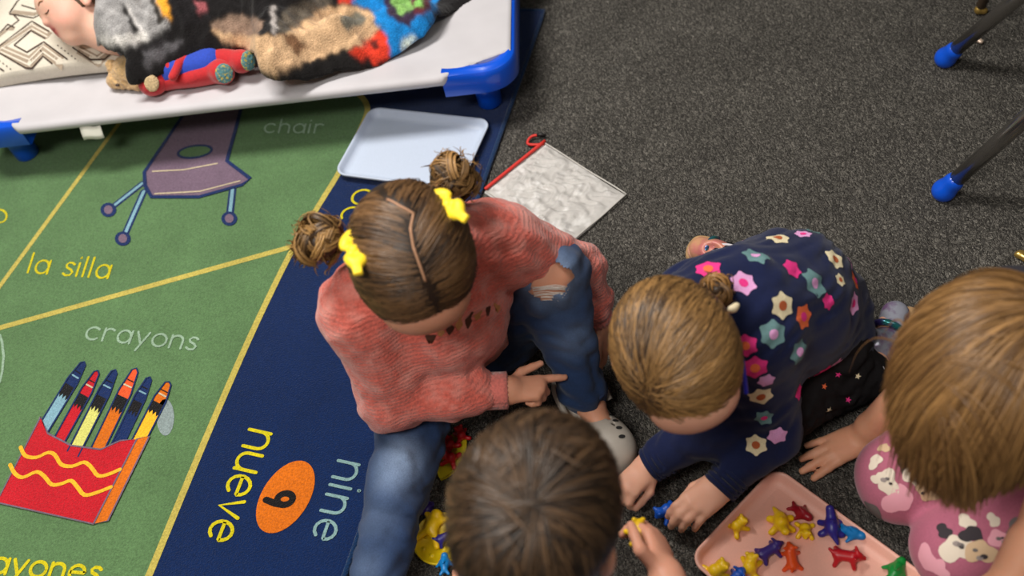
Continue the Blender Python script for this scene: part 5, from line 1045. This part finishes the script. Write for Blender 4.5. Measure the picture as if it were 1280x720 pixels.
# ------------------------------------------------------------------ animal counters
KC = {k_: mat('counter_'+k_, lin(*v), .38, spec=.5, sss=0) for k_, v in dict(yellow=(248, 202, 20), red=(186, 18, 30), maroon=(150, 16, 34), indigo=(42, 36, 130), blue=(20, 84, 190), sky=(14, 120, 190), orange=(232, 84, 28), green=(20, 136, 56), purple=(58, 40, 122)).items()}
def csh(kind):
    if kind == 'bear': return [ell((0, 0, .009), (.0085, .0075, .009), k=.004), ell((.010, 0, .014), (.0065, .0065, .0062), k=.003), ell((.012, .005, .019), .0026, k=.002), ell((.012, -.005, .019), .0026, k=.002), ell((.016, 0, .012), (.003, .003, .0025), k=.002), cone((.006, .006, .006), (.012, .009, .003), .0032, k=.003), cone((.006, -.006, .006), (.012, -.009, .003), .0032, k=.003), cone((-.006, .006, .004), (-.009, .010, .0035), .0036, k=.003), cone((-.006, -.006, .004), (-.009, -.010, .0035), .0036, k=.003)]
    if kind == 'dog': return [cone((-.010, 0, .009), (.008, 0, .010), .0062, .006, k=.004), ell((.014, 0, .013), (.006, .005, .0055), k=.003), cone((.017, 0, .012), (.021, 0, .011), .003, .0026, k=.002)]+[cone((a, b, .008), (a*1.35, b*2.2, .0026), .0032, .0028, k=.003) for a in (-.009, .008) for b in (-.0045, .0045)]+[cone((-.014, 0, .011), (-.020, .003, .014), .0024, .0018, k=.003), cone((.012, .004, .017), (.010, .007, .020), .0024, .0018, k=.002), cone((.012, -.004, .017), (.010, -.007, .020), .0024, .0018, k=.002)]
    if kind == 'dino': return [ell((0, 0, .010), (.011, .007, .008), k=.004), cone((.008, 0, .013), (.016, .001, .019), .0048, .0042, k=.003), cone((-.008, 0, .009), (-.020, -.004, .005), .0045, .0016, k=.004), cone((.004, .005, .006), (.007, .010, .003), .0035, k=.003), cone((.004, -.005, .006), (.008, -.010, .003), .0035, k=.003), cone((-.005, .005, .005), (-.007, .010, .003), .004, k=.003), cone((-.005, -.005, .005), (-.008, -.009, .003), .004, k=.003), cone((0, 0, .016), (0, 0, .021), .003, .0012, k=.003)]
    if kind == 'frog': return [ell((0, 0, .006), (.012, .007, .006), k=.003), ell((.013, 0, .007), (.006, .006, .005), k=.003)]+[cone((.006, s_*.005, .005), (.016, s_*.014, .0035), .0034, .003, k=.003) for s_ in (-1, 1)]+[cone((-.008, s_*.004, .005), (-.022, s_*.012, .0035), .0038, .003, k=.003) for s_ in (-1, 1)]
    return [ell((0, 0, .008), (.012, .0075, .008), k=.004), ell((.012, 0, .009), (.0055, .005, .0055), k=.004), cone((-.011, 0, .008), (-.019, .006, .006), .0035, .0022, k=.003), cone((-.011, 0, .008), (-.019, -.006, .006), .0035, .0022, k=.003), cone((.001, .006, .007), (-.004, .012, .004), .003, .002, k=.003), cone((.001, -.006, .007), (-.004, -.012, .004), .003, .002, k=.003), cone((.003, 0, .014), (-.005, 0, .019), .003, .0016, k=.003)]
CM = {}
for k_ in ('bear', 'dog', 'dino', 'frog', 'fish'):
    V, F_ = sdf_mesh(csh(k_), .0011); V[:, 2] -= V[:, 2].min(); me = bpy.data.meshes.new('counter_'+k_); me.from_pydata(V.tolist(), [], F_.tolist()); me.polygons.foreach_set('use_smooth', np.ones(len(F_), bool)); me.materials.append(None); CM[k_] = me
def counter(kind, px, py, z, ang, col, size, label, group=None, tiltx=0, tilty=0, loc=None):
    o = bpy.data.objects.new('animal_counter', CM[kind]); COL.objects.link(o); o.material_slots[0].link = 'OBJECT'; o.material_slots[0].material = KC[col]
    p = P(px, py, z+.006) if loc is None else loc; o.location = (p[0], p[1], z if loc is None else p[2]); o.rotation_euler = (tiltx, tilty, R(ang)); o.scale = (size*1.02, size*1.16, size*1.1); tag(o, label, 'toy counter', group); return o
TZ = .0038; GP = 'animal counters on the pink tray'
counter('bear', 921, 659, TZ, 20, 'yellow', 1.0, 'yellow counter alone near the left edge of the pink tray', GP)
counter('dino', 976, 656, TZ, -100, 'yellow', 1.3, 'largest yellow counter on the pink tray, touching the dark red one', GP)
counter('fish', 1002, 642, TZ, -55, 'maroon', 1.0, 'dark red counter between two yellow ones at the tray top', GP)
counter('bear', 1006, 662, TZ, 250, 'yellow', .95, 'small yellow counter just below the dark red one', GP)
counter('dino', 1039, 660, TZ, 75, 'indigo', 1.25, 'indigo counter beside the bright blue one near the tray edge', GP)
counter('fish', 1066, 667, TZ, -40, 'sky', 1.05, 'bright blue counter leaning toward the right tray edge', GP)
counter('dog', 961, 690, TZ, 15, 'purple', 1.05, 'purple dog shaped counter beside the orange one', GP)
counter('dog', 989, 700, TZ, 80, 'orange', 1.05, 'orange animal counter, the only orange one on the tray', GP)
counter('bear', 937, 711, TZ, 60, 'yellow', 1.15, 'yellow counter touching the purple dog shaped one', GP)
counter('dog', 1057, 697, TZ, -25, 'red', 1.15, 'bright red animal counter in the middle right of the tray', GP)
counter('fish', 1120, 714, TZ, 40, 'green', 1.2, 'green counter at the right rim of the pink tray', GP)
counter('bear', 894, 716, TZ, 10, 'yellow', 1.2, 'yellow counter in the lower left corner of the tray', GP)
counter('dog', 917, 727, TZ, 30, 'blue', 1.1, 'blue counter between two yellow ones at the bottom edge', GP)
counter('bear', 0, 0, 0, 200, 'blue', 1.15, 'blue counter pinched in the hand of the flowered sweater child', None, .3, .2, P(838, 643, .008))
counter('bear', 0, 0, 0, 100, 'yellow', 1.1, 'yellow counter held up in the hand of the dark haired child', None, .5, .3, P(797, 676, .225))
# yellow sorting plates by the jeans leg
M_py = mat('yellow_plastic', lin(226, 196, 20), .4)
pl1 = empty('sorting_plate', P(549, 674, 0), 'yellow round sorting plate with raised dots beside the jeans leg', 'plate')
pc1 = P(551, 674, .004)*[1, 1, 0]
V, F_ = sdf_mesh([cone(pc1+Z3(.0045), pc1+Z3(.0050), .040, .040, .002), rbox(pc1+Z3(.030), (.08, .08, .021), 0, None, .002, 'sub'), rbox(pc1-Z3(.03), (.08, .08, .0305), 0, None, .001, 'sub')], .002); 
mb = MB(); n = 40; rg = [(.0, .004), (.039, .004), (.041, .009), (.043, .009), (.0435, .006), (.041, .0008), (0, .0008)]
vs = [pc1+np.array([r_*math.cos(2*math.pi*j/n), r_*math.sin(2*math.pi*j/n), z]) for r_, z in rg for j in range(n)]; mb.add(vs, [[i*n+j, (i+1)*n+j, (i+1)*n+(j+1) % n, i*n+(j+1) % n][::-1] for i in range(len(rg)-1) for j in range(n)]); mb.build('dish', M_py, pl1)
for i, (x, y) in enumerate(((529, 686), (540, 694), (551, 702), (532, 670), (543, 678), (555, 686))):
    q = P(x, y, .005); q[2] = .0035; sdf_obj('raised_dot', [ell(q, (.0048, .0048, .0035), k=.001)], .0012, M_py, pl1)
counter('frog', 541, 657, .0065, 60, 'yellow', 1.35, 'yellow frog shaped counter lying on the yellow round plate')
counter('bear', 534, 640, .001, 40, 'purple', .9, 'purple counter on the carpet above the yellow frog'); counter('dog', 557, 672, .0065, 10, 'indigo', .9, 'indigo counter on the yellow plate beside the boy\'s head'); counter('fish', 556, 704, .0065, 80, 'sky', .9, 'light blue counter at the lower edge of the yellow plate')
M_leafy = mat('yellow_green_plastic', lin(206, 190, 30), .45)
a, b = P(578, 536, .004), P(551, 600, .004); d = norm((b-a)*[1, 1, 0]); s = np.array([-d[1], d[0], 0]); m_ = (a+b)/2; L = np.linalg.norm(b-a)
t = np.linspace(-1, 1, 21); lo_ = [m_*[1, 1, 0]+d*L/2*q+s*.022*(1-q*q)**.8 for q in t]+[m_*[1, 1, 0]+d*L/2*q-s*.022*(1-q*q)**.8 for q in t[::-1][1:-1]]
n = len(lo_); ce = m_*[1, 1, 0]; vs = [p+Z3(.0006) for p in lo_]+[p+Z3(.006) for p in lo_]+[ce+(p-ce)*.88+Z3(.003) for p in lo_]
lf = mesh_obj('leaf_dish', vs, [list(range(n)), [2*n+i for i in range(n)]]+[[i, (i+1) % n, n+(i+1) % n, n+i] for i in range(n)]+[[n+i, n+(i+1) % n, 2*n+(i+1) % n, 2*n+i] for i in range(n)], M_leafy, None, False); tag(lf, 'yellow leaf shaped dish holding red counters under the coral sleeve', 'dish')
counter('bear', 562, 557, .0035, 120, 'red', 1.05, 'upper red counter on the yellow leaf dish'); counter('bear', 564, 574, .0035, 150, 'red', 1.05, 'lower red counter on the yellow leaf dish near the boy\'s hair'); counter('bear', 577, 545, .0035, 100, 'red', .9, 'red counter at the tip of the leaf dish under the coral sleeve')
